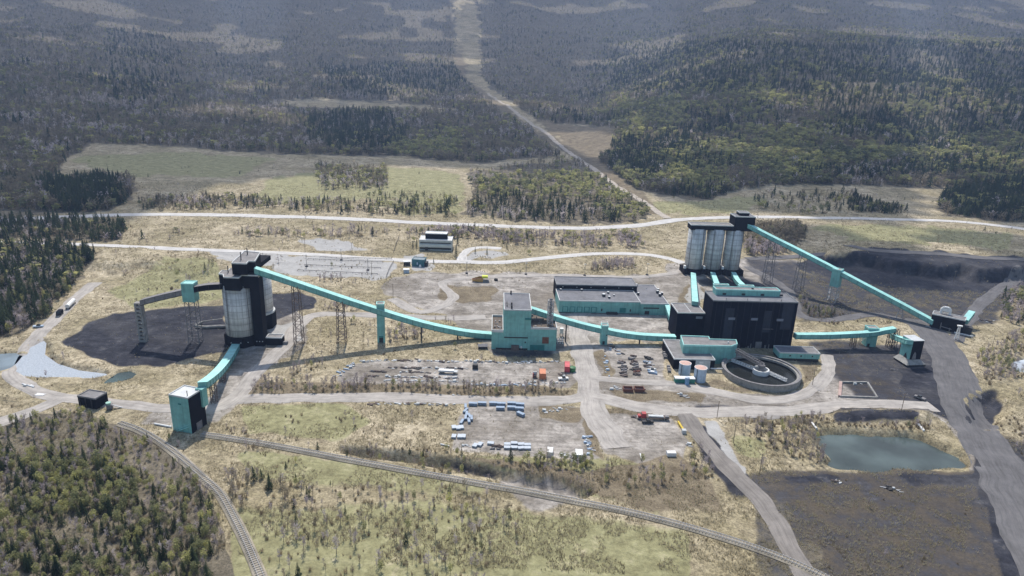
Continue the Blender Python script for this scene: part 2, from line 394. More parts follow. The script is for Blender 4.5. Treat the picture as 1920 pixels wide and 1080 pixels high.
def grid_mesh(name, X, Y, Z, m):
    h, w = X.shape; me = bpy.data.meshes.new(name)
    co = np.stack([X, Y, Z], -1).reshape(-1, 3).astype(np.float32)
    i = np.arange(h*w).reshape(h, w)
    q = np.stack([i[:-1, :-1], i[:-1, 1:], i[1:, 1:], i[1:, :-1]], -1).reshape(-1, 4).astype(np.int32)
    raw_mesh(me, co, q, 4); me.materials.append(m)
    o = bpy.data.objects.new(name, me); col.objects.link(o); return o
def raw_mesh(me, co, q, k):
    me.vertices.add(len(co)); me.vertices.foreach_set('co', np.ascontiguousarray(co, dtype=np.float32).ravel())
    me.loops.add(q.size); me.loops.foreach_set('vertex_index', np.ascontiguousarray(q, dtype=np.int32).ravel())
    me.polygons.add(len(q)); me.polygons.foreach_set('loop_start', np.arange(len(q), dtype=np.int32)*k)
    me.update(calc_edges=True)
gm = bpy.data.materials.new('ground_cover'); gm.use_nodes = True
def ground_nodes(m):
    nt = m.node_tree; b = nt.nodes['Principled BSDF']; b.inputs['Roughness'].default_value = .95; b.inputs['Specular IOR Level'].default_value = .1
    geo = nt.nodes.new('ShaderNodeNewGeometry'); pos = geo.outputs['Position']
    def noise(sc, det=6, ro=.65, st=None):
        n = N(nt, 'ShaderNodeTexNoise', Scale=sc, Detail=float(det), Roughness=ro)
        if st:
            mp = N(nt, 'ShaderNodeMapping'); mp.inputs['Scale'].default_value = st[:3]; mp.inputs['Rotation'].default_value = (0, 0, R(st[3]))
            nt.links.new(pos, mp.inputs[0]); nt.links.new(mp.outputs[0], n.inputs['Vector'])
        else: nt.links.new(pos, n.inputs['Vector'])
        return n.outputs[0]
    A = N(nt, 'ShaderNodeAttribute', _attribute_name='coverA'); B = N(nt, 'ShaderNodeAttribute', _attribute_name='coverB')
    sa = nt.nodes.new('ShaderNodeSeparateColor'); nt.links.new(A.outputs['Color'], sa.inputs[0])
    sb = nt.nodes.new('ShaderNodeSeparateColor'); nt.links.new(B.outputs['Color'], sb.inputs[0])
    nmid = noise(.11, 7, .75); nfin = noise(.42, 6, .78); nbig = noise(.018, 5, .65); nspk = noise(1.3, 4, .8)
    def fac(sock, soft=.5, n=None):
        # mask broken up by noise
        a = N(nt, 'ShaderNodeMath', _operation='MULTIPLY_ADD'); nt.links.new(nmid if n is None else n, a.inputs[0]); a.inputs[1].default_value = 1.5; a.inputs[2].default_value = -.75
        s = N(nt, 'ShaderNodeMath', _operation='MULTIPLY'); s.inputs[1].default_value = soft; nt.links.new(a.outputs[0], s.inputs[0])
        t = N(nt, 'ShaderNodeMath', _operation='ADD'); nt.links.new(sock, t.inputs[0]); nt.links.new(s.outputs[0], t.inputs[1])
        mr = N(nt, 'ShaderNodeMapRange'); mr.interpolation_type = 'SMOOTHSTEP'; mr.inputs[1].default_value = .3; mr.inputs[2].default_value = .7
        nt.links.new(t.outputs[0], mr.inputs[0]); return mr.outputs[0]
    grass = ramp(nt, nmid, [(.32, (.17, .138, .092)), (.44, (.31, .26, .175)), (.54, (.44, .375, .26)), (.66, (.55, .475, .345))])
    grass = mixc(nt, ramp(nt, nbig, [(.40, 0.0), (.60, .85)]), grass, ramp(nt, nmid, [(.3, (.16, .135, .085)), (.55, (.27, .23, .135)), (.75, (.36, .3, .19))]))
    grass = mixc(nt, .8, grass, ramp(nt, nfin, [(.34, .42), (.5, 1.0), (.64, 1.4)]), 'MULTIPLY')
    grass = mixc(nt, .75, grass, ramp(nt, nspk, [(.36, .45), (.5, 1.0), (.62, 1.35)]), 'MULTIPLY')
    greenc = ramp(nt, nmid, [(.3, (.17, .155, .085)), (.46, (.25, .235, .125)), (.56, (.30, .285, .155)), (.68, (.42, .37, .24))])
    greenc = mixc(nt, .7, greenc, ramp(nt, nfin, [(.34, .5), (.5, 1.0), (.64, 1.3)]), 'MULTIPLY')
    c = mixc(nt, fac(sa.outputs[2], 1.0), grass, greenc)
    brownc = ramp(nt, nmid, [(.3, (.10, .08, .055)), (.5, (.19, .155, .105)), (.7, (.30, .25, .17))])
    trk = noise(.5, 5, .75, (.06, 1.0, 1, 8))
    gravc = ramp(nt, nmid, [(.32, (.13, .115, .098)), (.45, (.27, .245, .215)), (.55, (.385, .35, .31)), (.66, (.53, .49, .44))])
    gravc = mixc(nt, ramp(nt, nbig, [(.46, 0.0), (.62, .7)]), gravc, (.165, .142, .112))
    gravc = mixc(nt, .6, gravc, ramp(nt, nfin, [(.34, .6), (.5, 1.0), (.64, 1.3)]), 'MULTIPLY')
    gravc = mixc(nt, .7, gravc, ramp(nt, trk, [(.33, .62), (.5, 1.0), (.66, 1.22)]), 'MULTIPLY')
    c = mixc(nt, fac(sa.outputs[1], .75), c, gravc)
    brownc = mixc(nt, .7, brownc, ramp(nt, nspk, [(.36, .5), (.5, 1.0), (.62, 1.4)]), 'MULTIPLY')
    c = mixc(nt, fac(sb.outputs[1], .7), c, brownc)
    coalc = ramp(nt, nmid, [(.32, (.018, .019, .025)), (.5, (.034, .035, .044)), (.62, (.058, .059, .069)), (.72, (.15, .143, .138))])
    coalc = mixc(nt, ramp(nt, nbig, [(.5, 0.0), (.68, .35)]), coalc, (.125, .118, .112))
    coalc = mixc(nt, .6, coalc, ramp(nt, nfin, [(.34, .6), (.5, 1.0), (.64, 1.35)]), 'MULTIPLY')
    coalc = mixc(nt, .5, coalc, ramp(nt, trk, [(.33, .7), (.5, 1.0), (.68, 1.35)]), 'MULTIPLY')
    c = mixc(nt, fac(sa.outputs[0], .55), c, coalc)
    palec = ramp(nt, nmid, [(.3, (.30, .29, .275)), (.55, (.40, .39, .37)), (.72, (.48, .47, .45))])
    c = mixc(nt, fac(A.outputs['Alpha'], .8), c, palec)
    flo = ramp(nt, nmid, [(.3, (.08, .07, .052)), (.5, (.15, .13, .095)), (.7, (.25, .215, .155))])
    flo = mixc(nt, .75, flo, ramp(nt, nspk, [(.36, .45), (.5, 1.0), (.62, 1.45)]), 'MULTIPLY')
    c = mixc(nt, fac(sb.outputs[0], .7), c, flo)
    nt.links.new(c, b.inputs['Base Color'])
    bp = N(nt, 'ShaderNodeBump', Strength=.5, Distance=.7); nt.links.new(nfin, bp.inputs['Height']); nt.links.new(bp.outputs[0], b.inputs['Normal'])
ground_nodes(gm)
ground = grid_mesh('ground', GX, GY, GZ, gm)
for nm, arr in (('coverA', mA), ('coverB', mB)):
    at = ground.data.attributes.new(nm, 'FLOAT_COLOR', 'POINT'); at.data.foreach_set('color', arr.astype(np.float32).ravel())
ground.data.polygons.foreach_set('use_smooth', np.ones(len(ground.data.polygons), bool))
tag(ground, 'rolling ground of dry tan grass, gravel yards, coal dust and forest floor', 'ground', kind='structure')

# ------------------------------------------------------------------ roads and water
def road_mat(name, c, var=.25):
    m = bpy.data.materials.new(name); m.use_nodes = True; nt = m.node_tree; b = nt.nodes['Principled BSDF']
    b.inputs['Roughness'].default_value = .92; b.inputs['Specular IOR Level'].default_value = .15
    geo = nt.nodes.new('ShaderNodeNewGeometry'); at = N(nt, 'ShaderNodeAttribute', _attribute_name='across')
    n = N(nt, 'ShaderNodeTexNoise', Scale=.12, Detail=6.0, Roughness=.7); nt.links.new(geo.outputs['Position'], n.inputs['Vector'])
    s = nt.nodes.new('ShaderNodeSeparateXYZ'); nt.links.new(at.outputs['Vector'], s.inputs[0])
    mp = N(nt, 'ShaderNodeMapping'); mp.inputs['Scale'].default_value = (2.4, .02, 1); nt.links.new(at.outputs['Vector'], mp.inputs[0])
    tr = N(nt, 'ShaderNodeTexNoise', Scale=3.0, Detail=4.0, Roughness=.7); nt.links.new(mp.outputs[0], tr.inputs['Vector'])
    cc = ramp(nt, n.outputs[0], [(.3, tuple(v*(1-var) for v in c)), (.5, c), (.72, tuple(v*(1+var) for v in c))])
    cc = mixc(nt, .8, cc, ramp(nt, tr.outputs[0], [(.32, .66), (.5, 1.0), (.68, 1.2)]), 'MULTIPLY')
    nt.links.new(cc, b.inputs['Base Color']); return m
RM = dict(pale=road_mat('pale_gravel_road', (.54, .52, .49), .12), mid=road_mat('grey_gravel_road', (.38, .35, .315)), dusk=road_mat('dusty_grey_road', (.22, .20, .18)), dark=road_mat('coal_haul_road', (.135, .13, .13)), tan=road_mat('dirt_track', (.42, .37, .31)))
def curve(pts, step=3.0):
    p = np.array(pts, float); p = np.vstack([2*p[0]-p[1], p, 2*p[-1]-p[-2]]); out = []
    for i in range(1, len(p)-2):
        n = max(2, int(np.linalg.norm(p[i+1]-p[i])/step))
        for t in np.arange(n)/n:
            out.append(.5*((2*p[i])+(-p[i-1]+p[i+1])*t+(2*p[i-1]-5*p[i]+4*p[i+1]-p[i+2])*t*t+(-p[i-1]+3*p[i]-3*p[i+1]+p[i+2])*t**3))
    out.append(p[-2]); return np.array(out)
RLIFT = [0]
def road(name, label, pts, width, m, lift=.16, cat='road', wob=.18, K=6, top=0.0):
    RLIFT[0] += 1
    c = curve([Pt(*q)[:2] for q in Q(pts)]); t = np.gradient(c, axis=0); t /= np.linalg.norm(t, axis=1)[:, None]+1e-9
    nrm = np.stack([-t[:, 1], t[:, 0]], -1); L = np.concatenate([[0], np.cumsum(np.linalg.norm(np.diff(c, axis=0), axis=1))])
    wl = width*(.5+wob*(fbm(L/9, L*0+3, 41+RLIFT[0])-.5)*2); wr = width*(.5+wob*(fbm(L/9, L*0+9, 51+RLIFT[0])-.5)*2)
    u = np.linspace(0, 1, K+1); off = -wr[:, None]+(wl+wr)[:, None]*u[None]
    X = c[:, 0][:, None]+nrm[:, 0][:, None]*off; Y = c[:, 1][:, None]+nrm[:, 1][:, None]*off
    Z = T(X, Y)+lift+RLIFT[0]*.006+top*np.sin(np.pi*np.clip(u*1.0, 0, 1))[None]**.5*np.ones((len(c), 1)); Z[:, 0] -= .12; Z[:, -1] -= .12
    o = grid_mesh(name, X, Y, Z, m)
    at = o.data.attributes.new('across', 'FLOAT_VECTOR', 'POINT')
    V = np.stack([np.repeat(u[None], len(c), 0)*width/8, np.repeat(L[:, None], K+1, 1), np.full(X.shape, RLIFT[0]*3.)], -1)
    at.data.foreach_set('vector', V.astype(np.float32).ravel())
    o.data.polygons.foreach_set('use_smooth', np.ones(len(o.data.polygons), bool))
    return tag(o, label, cat, kind='structure')
road('highway', 'pale grey highway running right across the valley behind the plant', '-120,432 -20,418 60,410 150,406 300,402 450,404 640,410 800,418 960,425 1080,428 1180,424 1270,412 1350,408 1450,407 1560,409 1700,412 1800,416 1880,424 1960,435 2060,450', 13, RM['pale'], .3, wob=.04)
road('road', 'pale access road from the left edge past the white office to the right silos', '-120,448 0,455 120,458 250,463 420,470 560,476 700,485 800,490 860,491 940,492 1040,482 1120,476 1200,477 1250,484 1282,494', 9, RM['pale'], .25, wob=.06)
road('road', 'straight dirt road climbing the wooded hill from the highway junction', '1252,410 1215,385 1150,345 1100,308 1050,272 1010,240 960,205 915,175', 9, RM['tan'], .5)
road('road', 'short curved driveway beside the white office', '866,490 868,478 880,468 905,464 940,466', 7, RM['pale'], .2)
road('road', 'narrow grey road between the steel yard and the scrap rows', '452,748 600,746 700,745 850,748 960,751 1060,750 1110,742', 9, RM['mid'], .14)
road('road', 'wide gravel road running toward the camera right of the teal crusher building', '1120,560 1088,590 1088,640 1098,690 1104,730 1112,765 1140,810 1160,840', 12, RM['mid'], .14)
road('road', 'grey cross road in front of the round thickener', '1110,742 1180,758 1260,770 1350,773 1450,772 1560,763 1640,760 1750,762', 10, RM['mid'], .14)
road('road', 'curved gravel road looping round the thickener', '1106,708 1180,715 1260,720 1330,732 1420,749 1490,744 1535,720 1555,690 1548,665', 7, RM['mid'], .14)
road('haul_road', 'broad dark haul road along the right side of the plant', '1725,600 1760,640 1785,690 1805,750 1835,810 1870,870 1905,940 1960,1050 2040,1200', 20, RM['dark'], .16, wob=.1)
road('road', 'grey track passing the tanker and the left pond', '180,530 140,562 100,600 60,645 24,690 38,718 100,742 190,754 310,766 400,764 450,735 490,690 540,640 556,612 600,590 720,592 830,596 910,594', 8, RM['mid'], .14)
road('road', 'grey track leaving at the left edge below the small black shed', '115,748 60,772 0,792 -90,825', 8, RM['mid'], .14)
road('road', 'dark road on top of the coal bank at far right', '1400,486 1480,482 1560,477 1640,470 1760,476 1850,484 2000,498', 10, RM['dark'], .3, wob=.1)
road('road', 'dark road going down between the gravel pad and the pond thicket', '1285,776 1310,812 1340,850 1372,884 1412,922 1450,970 1500,1060 1540,1150', 8, RM['dusk'], .14)
road('road', 'curved gravel road round the sandy yard before the workshop', '735,560 790,585 850,560 830,530 900,520 1040,516 1180,520 1262,512 1290,500', 7, RM['mid'], .14)
road('road', 'dark diagonal road over the coal ground at far right', '1920,500 1870,545 1830,580 1790,640', 9, RM['dark'], .16)
road('road', 'coal-dusted lane from the right silos round the back of the black plant', '1400,500 1470,540 1500,590 1560,600 1640,590 1725,612', 8, RM['dark'], .14)
def water(name, label, px, z, deep, rough, sparkle=0):
    m = bpy.data.materials.new(name+'_water'); m.use_nodes = True; nt = m.node_tree; b = nt.nodes['Principled BSDF']
    b.inputs['Base Color'].default_value = (*deep, 1); b.inputs['Roughness'].default_value = rough; b.inputs['IOR'].default_value = 1.33
    geo = nt.nodes.new('ShaderNodeNewGeometry'); n = N(nt, 'ShaderNodeTexNoise', Scale=.9, Detail=4.0); nt.links.new(geo.outputs['Position'], n.inputs['Vector'])
    bp = N(nt, 'ShaderNodeBump', Strength=.12+sparkle, Distance=.3); nt.links.new(n.outputs[0], bp.inputs['Height']); nt.links.new(bp.outputs[0], b.inputs['Normal'])
    else_c = N(nt, 'ShaderNodeTexNoise', Scale=.045, Detail=3.0); nt.links.new(geo.outputs['Position'], else_c.inputs['Vector'])
    nt.links.new(ramp(nt, else_c.outputs[0], [(.35, tuple(v*.6 for v in deep)), (.5, deep), (.65, tuple(v*1.4 for v in deep))]), b.inputs['Base Color'])
    if sparkle:
        n2 = N(nt, 'ShaderNodeTexNoise', Scale=1.3, Detail=5.0, Roughness=.85); nt.links.new(geo.outputs['Position'], n2.inputs['Vector'])
        nt.links.new(ramp(nt, n2.outputs[0], [(.42, deep), (.6, tuple(v*1.3 for v in deep)), (.75, tuple(v*1.7 for v in deep))]), b.inputs['Base Color'])  # paler flecks: water glints put into the base colour
    w = wpoly(px, z); c = w.mean(0); w = c+(w-c)*1.22
    mb = MB(); mb.add([(x, y, z) for x, y in w], [tuple(range(len(w)))])
    o = mb.build(name, m); me = o.data
    if me.polygons[0].normal.z < 0: me.flip_normals()
    return tag(o, label, 'pond', kind='structure')
water('pond', 'blue green settling pond at lower right inside dark banks', POND, -2.3, (.07, .092, .088), .06)
water('pond', 'bright rippled pond curving round the left coal pad', POND_W, -.9, (.33, .36, .39), .25, .35)  # pale base colour stands in for glints and bright reflection
water('pond', 'small dark green pond beside the left track', POND_S, -.9, (.05, .08, .075), .15)
water('pond', 'pale pond cut by the left edge of the picture', POND_E, -.9, (.2, .25, .28), .25)
water('pond', 'pale pond cut by the right edge of the picture', POND_R, -.9, (.42, .46, .5), .4)
# railway
def rails(label, pts, w=5.0):
    bed = road('railway', label, pts, w, road_mat('pale_ballast', (.30, .265, .205), .4), .25, cat='railway', wob=.05, top=.35)
    c = curve([Pt(*q)[:2] for q in Q(pts)]); t = np.gradient(c, axis=0); t /= np.linalg.norm(t, axis=1)[:, None]; nn = np.stack([-t[:, 1], t[:, 0]], -1)
    for sgn in (-1, 1):
        mb = MB(); q = c+nn*.75*sgn; z = T(q[:, 0], q[:, 1])+.95
        for i in range(len(q)-1): mb.beam((*q[i], z[i]), (*q[i+1], z[i+1]), .1, .2)
        mb.build('rail', steel, bed)
    mb = MB()
    for i in range(0, len(c)-1):
        for f in (0, .33, .66):
            p = c[i]+(c[i+1]-c[i])*f; zz = T1(p[0], p[1])+.78
            mb.beam((*(p-nn[i]*1.3), zz), (*(p+nn[i]*1.3), zz), .3, .15)
    mb.build('sleepers', mat('pale_sleepers', (.31, .285, .245), .9, .3, 1.0), bed)
rails('curving railway line along the edge of the lower left forest', '225,795 262,808 305,833 345,865 380,897 408,922 432,960 458,1010 486,1075 520,1160', 4.0)
rails('straight railway line on the lower terrace below the dark bank', '380,815 450,826 560,845 680,868 800,890 900,908 970,920 1080,941 1200,966 1330,1001 1460,1045 1600,1110', 3.8)

# ------------------------------------------------------------------ buildings
def inset(poly, d):
    a = sum(poly[i][0]*poly[(i+1) % len(poly)][1]-poly[(i+1) % len(poly)][0]*poly[i][1] for i in range(len(poly)))
    if a < 0: poly = list(poly)[::-1]
    n = len(poly); out = []
    for i in range(n):
        p0, p1, p2 = (np.array(poly[(i+k) % n], float)[:2] for k in (-1, 0, 1))
        e1 = (p1-p0)/np.linalg.norm(p1-p0); e2 = (p2-p1)/np.linalg.norm(p2-p1)
        n1 = np.array([-e1[1], e1[0]]); n2 = np.array([-e2[1], e2[0]]); s = n1+n2; L = s@n1
        out.append(tuple(p1+s*(d/max(L, .3))))
    return out
def rect(x0, y0, x1, y1): return [(x0, y0), (x1, y0), (x1, y1), (x0, y1)]
def block(rt, poly, H, wall, roof, z0=-.6, trim=rooftrim, nm='wall', lip=.35, par=.45):
    """walls, a parapet trim ring and the roof deck a little below it"""
    w = MB().prism(poly, z0, H).build(nm, wall, rt)
    rf = MB().prism(inset(poly, .25), H, H+.12).build('roof', roof, rt)
    o_ = inset(poly, -.08); i_ = inset(poly, .3); n = len(o_); m = MB()
    v = [(p[0], p[1], z) for pl, z in ((o_, H-.25), (o_, H+par), (i_, H+par), (i_, H+.05)) for p in pl]
    f = [(k*n+i, k*n+(i+1) % n, ((k+1) % 4)*n+(i+1) % n, ((k+1) % 4)*n+i) for k in range(4) for i in range(n)]
    m.add(v, f).build('parapet', trim, rt)
    return w
def gallery(rt, pts, w=4.0, h=2.7, side=teal, top=teal_lit, nm='casing', rib=6.0, frame=teal_dark, under=True):
    """enclosed conveyor gallery swept along 3-D points (thing-local)"""
    p = curve(pts, 2.0) if len(pts) > 2 else np.array([pts[0]+(np.array(pts[1])-pts[0])*t for t in np.linspace(0, 1, 12)])
    t = np.gradient(p, axis=0); nn = np.stack([-t[:, 1], t[:, 0]], -1); nn /= np.linalg.norm(nn, axis=1)[:, None]
    def sweep(name, m, y0, y1, z0, z1):
        v = []; f = []
        for q, n in zip(p, nn): v += [(q[0]+n[0]*a, q[1]+n[1]*a, q[2]+b) for a, b in ((y0, z0), (y1, z0), (y1, z1), (y0, z1))]
        for i in range(len(p)-1): f += [(i*4+k, i*4+(k+1) % 4, i*4+4+(k+1) % 4, i*4+4+k) for k in range(4)]
        f += [(3, 2, 1, 0), tuple(len(v)-4+k for k in range(4))]
        return MB().add(v, f) if m is None else MB().add(v, f).build(name, m, rt)
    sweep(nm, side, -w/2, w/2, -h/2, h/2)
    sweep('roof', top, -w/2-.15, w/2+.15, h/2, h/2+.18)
    m = sweep('', None, -w/2-.05, w/2+.05, -h/2-.35, -h/2)
    L = np.concatenate([[0], np.cumsum(np.linalg.norm(np.diff(p, axis=0), axis=1))])
    for s in np.arange(rib/2, L[-1], rib):
        q = np.array([np.interp(s, L, p[:, k]) for k in range(3)]); n = np.array([np.interp(s, L, nn[:, k]) for k in range(2)])
        for sg in (-1, 1):
            e = q[:2]+n*sg*(w/2+.04); m.beam((*e, q[2]-h/2-.3), (*e, q[2]+h/2), .16)
    m.build('frame', frame, rt)
    return p
def off(rt, pts): return [np.array(local(rt, q)) for q in pts]

# ---- left silo complex
S1 = np.array([-146.3, 345.2]); S2 = np.array([-145.6, 369.0])
rt = thing('coal_silo', 'left pair of tall concrete silos joined by black headhouses and a black stair tower', 'silo', (S1[0], S1[1], 0))
L_ = lambda px, z: tuple(P(*px, z)[:2]-S1)
def silo(rt, x, y, z0, z1, r, side=1):
    s = MB().cyl(x, y, z0, z1, r, 48).build('silo_drum', conc, rt); s.data.polygons.foreach_set('use_smooth', [len(p.vertices) == 4 for p in s.data.polygons])
    m = MB()
    for k in range(1, 8): 
        z = z0+(z1-z0)*k/8; m.ring(x, y, z-.07, z+.07, r+.05, r-.1, 48)
    m.build('joint_bands', greysteel, s)
    m = MB(); a = R(-90-28*side)
    for da in (0, .09): m.tube((x+(r+.3)*math.cos(a+da), y+(r+.3)*math.sin(a+da), z0), (x+(r+.3)*math.cos(a+da), y+(r+.3)*math.sin(a+da), z1), .13)
    for k in range(24): 
        z = z0+(z1-z0)*(k+.5)/24; m.beam((x+(r+.3)*math.cos(a), y+(r+.3)*math.sin(a), z), (x+(r+.3)*math.cos(a+.09), y+(r+.3)*math.sin(a+.09), z), .1)
    m.build('ladder', greysteel, s)
    m = MB(); a = R(-90+50*side); m.tube((x+(r+.25)*math.cos(a), y+(r+.25)*math.sin(a), z0), (x+(r+.25)*math.cos(a), y+(r+.25)*math.sin(a), z1), .18)
    m.build('drain_pipe', greysteel, s); return s
silo(rt, 0, 0, 5.5, 34, 8.2, 1)
silo(rt, *(S2-S1), 9, zat((-139, 369), 511), 8.0, -1)
MB().ring(*(S2-S1), 8.8, 9.8, 8.9, 7, 40).build('ledge', offwhite, rt)
m = MB(); A8 = [R(22.5+45*k) for k in range(8)]
m.prism([(9.4*math.cos(a), 9.4*math.sin(a)) for a in A8], -.6, 5.6); m.build('base', black, rt)
MB().prism([(S2[0]-S1[0]+9.2*math.cos(a), S2[1]-S1[1]+9.2*math.sin(a)) for a in A8], -.6, 8.9).build('base', black, rt)
HH = 40.0
hp = [L_(q, HH) for q in Q('410,514 418,515.5 419,520.5 448,521.5 453.5,516.5 484,517.5 476,509 460,509 458,505 431,504 428,508 416,508')]
hp_c = np.mean(hp, 0)
block(rt, hp, HH, black, roofg, 33.0, nm='headhouse')
block(rt, rect(8.3, -5.5, 13.4, .5), 39.2, black, roofg, nm='stair_tower')
HU = 47.0
MB().box(-6.5, 10, 38.5, 7.6, 30, 41.0).build('headhouse', black, rt)
up = [L_(q, HU) for q in Q('434,494 462,495 466,490.5 478,490.5 488,474.5 458,471.5')]
block(rt, up, HU, black, roofg, 41, nm='headhouse')
m = MB()
for q, z, hh in (((428, 512), HH, 4), ((452, 488), HU, 4.5), ((464, 478), HU, 4)): w = L_(q, z); m.cyl(w[0], w[1], z, z+hh, .28, 8)
each(m, 'vent_pipe', dark, rt)
m = MB()
for dx, dy in ((2, -8.6), (5.5, -7.4), (-3, -8.9), (9.5, -5.6), (11, -5.6), (12.6, -5.6)): m.box(dx, dy-.4, 2.6, dx+.5, dy, 3.0)
each(m, 'wall_lamp', offwhite, rt)
w = P(493, 648); rt2 = thing('switch_room', 'low black hut with pale roof against the foot of the left silos', 'hut', (w[0]+1.5, w[1]+1, 0), .02)
block(rt2, rect(0, 0, 8.5, 5), 4.2, black, roofg); MB().box(8.6, 1, 0, 11, 3, 1.6).build('transformer', greysteel, rt2)
# ---- dark gallery with concrete post and teal transfer house
A = P(270, 638); B = P(366, 643)
rt = thing('conveyor_gallery', 'dark grey stacking conveyor on a perforated concrete post over the left coal pad', 'conveyor', A)
gp = [on_line(A, B, *q) for q in ((266, 566), (300, 557), (350, 545.5))]
gallery(rt, off(rt, gp), 4.0, 2.6, greysteel, greysteel, frame=dark)
gp = [on_line(A, B, *q) for q in ((364, 541.5), (388, 537.5), (418, 535.5))]
gallery(rt, off(rt, gp), 3.6, 2.6, black, greysteel, frame=dark)
zt = zat(A, 567)
m = MB(); 
for x0 in (-1.9, .95): m.box(x0, -1.5, -.6, x0+.95, 1.5, zt)
for k in range(11):
    z = zt*k/10.; m.box(-.95, -1.5, z-.6, .95, 1.5, z+(.5 if k < 10 else .0))
m.build('post', conc2, rt)
rt = thing('transfer_house', 'teal boxed transfer house standing on a lattice tower beside the left silos', 'transfer tower', (-170.4, 341.2, 0))
zb = zat((-170.4, 339), 566); zt = zat((-170.4, 338.5), 533)
block(rt, rect(-3.2, -2.8, 3.2, 2.8), zt, teal, teal_lit, zb, trim=teal_lit)
m = MB(); lattice(m, 0, 0, -.4, zb, 5.8, 4.6, 6, .34, 5.2, 4.4, .2); m.build('lattice_legs', greysteel, rt)
w = P(385, 610); rt = thing('reclaim_pipe', 'curved pale pipe lying on the coal pad beside the left silos', 'pipe', (w[0], w[1], .9))
m = MB(); pr = curve([(-3, 2, .0), (-4, -3, 0), (2, -5, 0), (10, -3.5, .2), (20, -3, .2)], 1.0)
for i in range(len(pr)-1): m.tube(pr[i], pr[i+1], .9, 10)
m.build('pipe', conc2, rt); MB().beam((-3, 2, .5), (8, 5, 1.5), .5).build('branch_pipe', conc2, rt)

# ---- conveyor 1
A = np.array([-116.3, 344.5, 0]); B = np.array([-50, 355.6, 0])
rt = thing('conveyor_gallery', 'long teal conveyor gallery descending from the left silos to the teal crusher building', 'conveyor', A)
gp = [on_line(A, B, *q) for q in ((478, 506), (520, 519.5), (560, 533), (600, 546.5), (640, 560), (680, 573), (716, 584.5), (760, 598), (800, 609), (840, 618), (880, 625), (922, 629))]
g1 = gallery(rt, off(rt, gp), 4.2, 2.7)
def trestle(rt, w, zt, wx=4.6, dy=4.2, n=8, m_=rust, t=.28, nm='trestle'):
    lx = local(rt, (w[0], w[1], 0)); m = MB(); lattice(m, lx[0], lx[1], -.4, zt, wx, dy, n, t, wx*.72, dy*.8); return m.build(nm, m_, rt)
gz = lambda x, g=None: float(np.interp(x, [q[0] for q in gp], [q[2] for q in gp]))
for px, py in ((557, 646), (639, 641)):
    w = P(px, py); y = A[1]+(w[0]-A[0])*(B[1]-A[1])/(B[0]-A[0]); trestle(rt, (w[0]+1, y), gz(w[0])-1.7)
for px in (790, 858):
    w = on_line(A, B, px, 640); lx = local(rt, (w[0], w[1], 0)); MB().beam((lx[0], lx[1], -.4), (lx[0], lx[1], gz(w[0])-1.5), .7).build('post', dark, rt)
rt = thing('transfer_tower', 'slim teal tower carrying the long left conveyor, standing among bare bushes', 'transfer tower', (-71.9, 352.6, 0), .16)
block(rt, rect(-2.1, -2.2, 2.1, 2.2), zat((-71.9, 350.5), 571.5), teal, conc2, trim=teal_lit)
MB().box(-1.1, -2.26, .1, 1.1, -2.2, 3.0).build('door', dark, rt); MB().box(-1.3, -2.3, 3.2, 1.3, -2.2, 3.9).build('lintel', teal_dark, rt)
# ---- crusher building
fr = Frame((921, 655), (1042, 658), 0); M_ = fr
rt = thing('crusher_building', 'teal crusher building with a tall central tower and two lower roofed wings', 'building', fr.o, fr.rz)
tx0 = fr.loc((945, 581), 23.3)[0]; tx1 = fr.loc((996.7, 581.7), 23.3)[0]; td = fr.loc((947.5, 550), 23.3)[1]
W = fr.w; dl = fr.loc((923, 593), 10.6)[1]; dr = fr.loc((1038, 588), 12.7)[1]
block(rt, rect(tx0, 0, tx1, td), 23.3, teal, roofd, trim=rooftrim, nm='tower_wall')
block(rt, rect(0, .1, tx0-.02, dl), 10.4, teal, roofb, trim=rooftrim, par=1.2)
block(rt, rect(tx1+.02, .1, W, dr), 12.7, teal, roofb, trim=rooftrim, par=1.0)
MB().box(tx0+.6, -.08, 7.0, tx1-1.4, 0, 7.7).build('louvre', dark, rt)
MB().box(W-7.8, .02, 4.2, W-4.2, .1, 8).build('door', brown, rt)
m = MB(); m.box(2.5, -.1, -.2, 20, 0, 1.1); m.build('plinth', dark, rt)
m = MB(); m.box(11, -1.6, -.2, 15.2, 0, 3.1); m.build('porch', rust, rt)
MB().box(16, -.1, 0, 17, 0, 2.3).build('door', white, rt); MB().box(18.2, -.07, 4.2, 19, 0, 5.1).build('vent', dark, rt)
MB().box(tx1, .02, 0, tx1+8, .1, 3.3).build('wall_patch', teal_dark, rt)
MB().box(tx1-3.4, -.5, 18.0, tx1-.1, 0, 18.9).build('platform', teal_dark, rt)
m = MB()
for x, y, hh in ((tx0+4.2, 1.2, 2.4), (tx0+4.2, 5, 2.6), (tx0+4.2, td-1.5, 2.2)): m.cyl(x, y, 23.3, 23.3+hh, .45, 10)
for x, y in ((tx0+1.5, 5), (tx0+1.5, 9)): m.box(x, y, 23.3, x+.4, y+2.5, 24.4)
each(m, 'roof_vent', dark, rt)
m = MB()
for k in range(9): x = 1.2+rng.random()*(tx0-3); y = 1.5+rng.random()*(dl-4); m.box(x, y, 10.4, x+.4+rng.random(), y+.4+rng.random()*1.5, 10.8+rng.random()*.8)
each(m, 'roof_debris', greysteel, rt)
m = MB()
for k in range(8): x = tx1+1+rng.random()*6; y = 1.5+rng.random()*(dr-4); m.box(x, y, 12.7, x+.4+rng.random()*1.3, y+.4+rng.random()*1.5, 13.2+rng.random())
m.box(tx1+.6, dr*.5, 12.7, tx1+8, dr*.5+.7, 14.0); each(m, 'roof_duct', greysteel, rt)
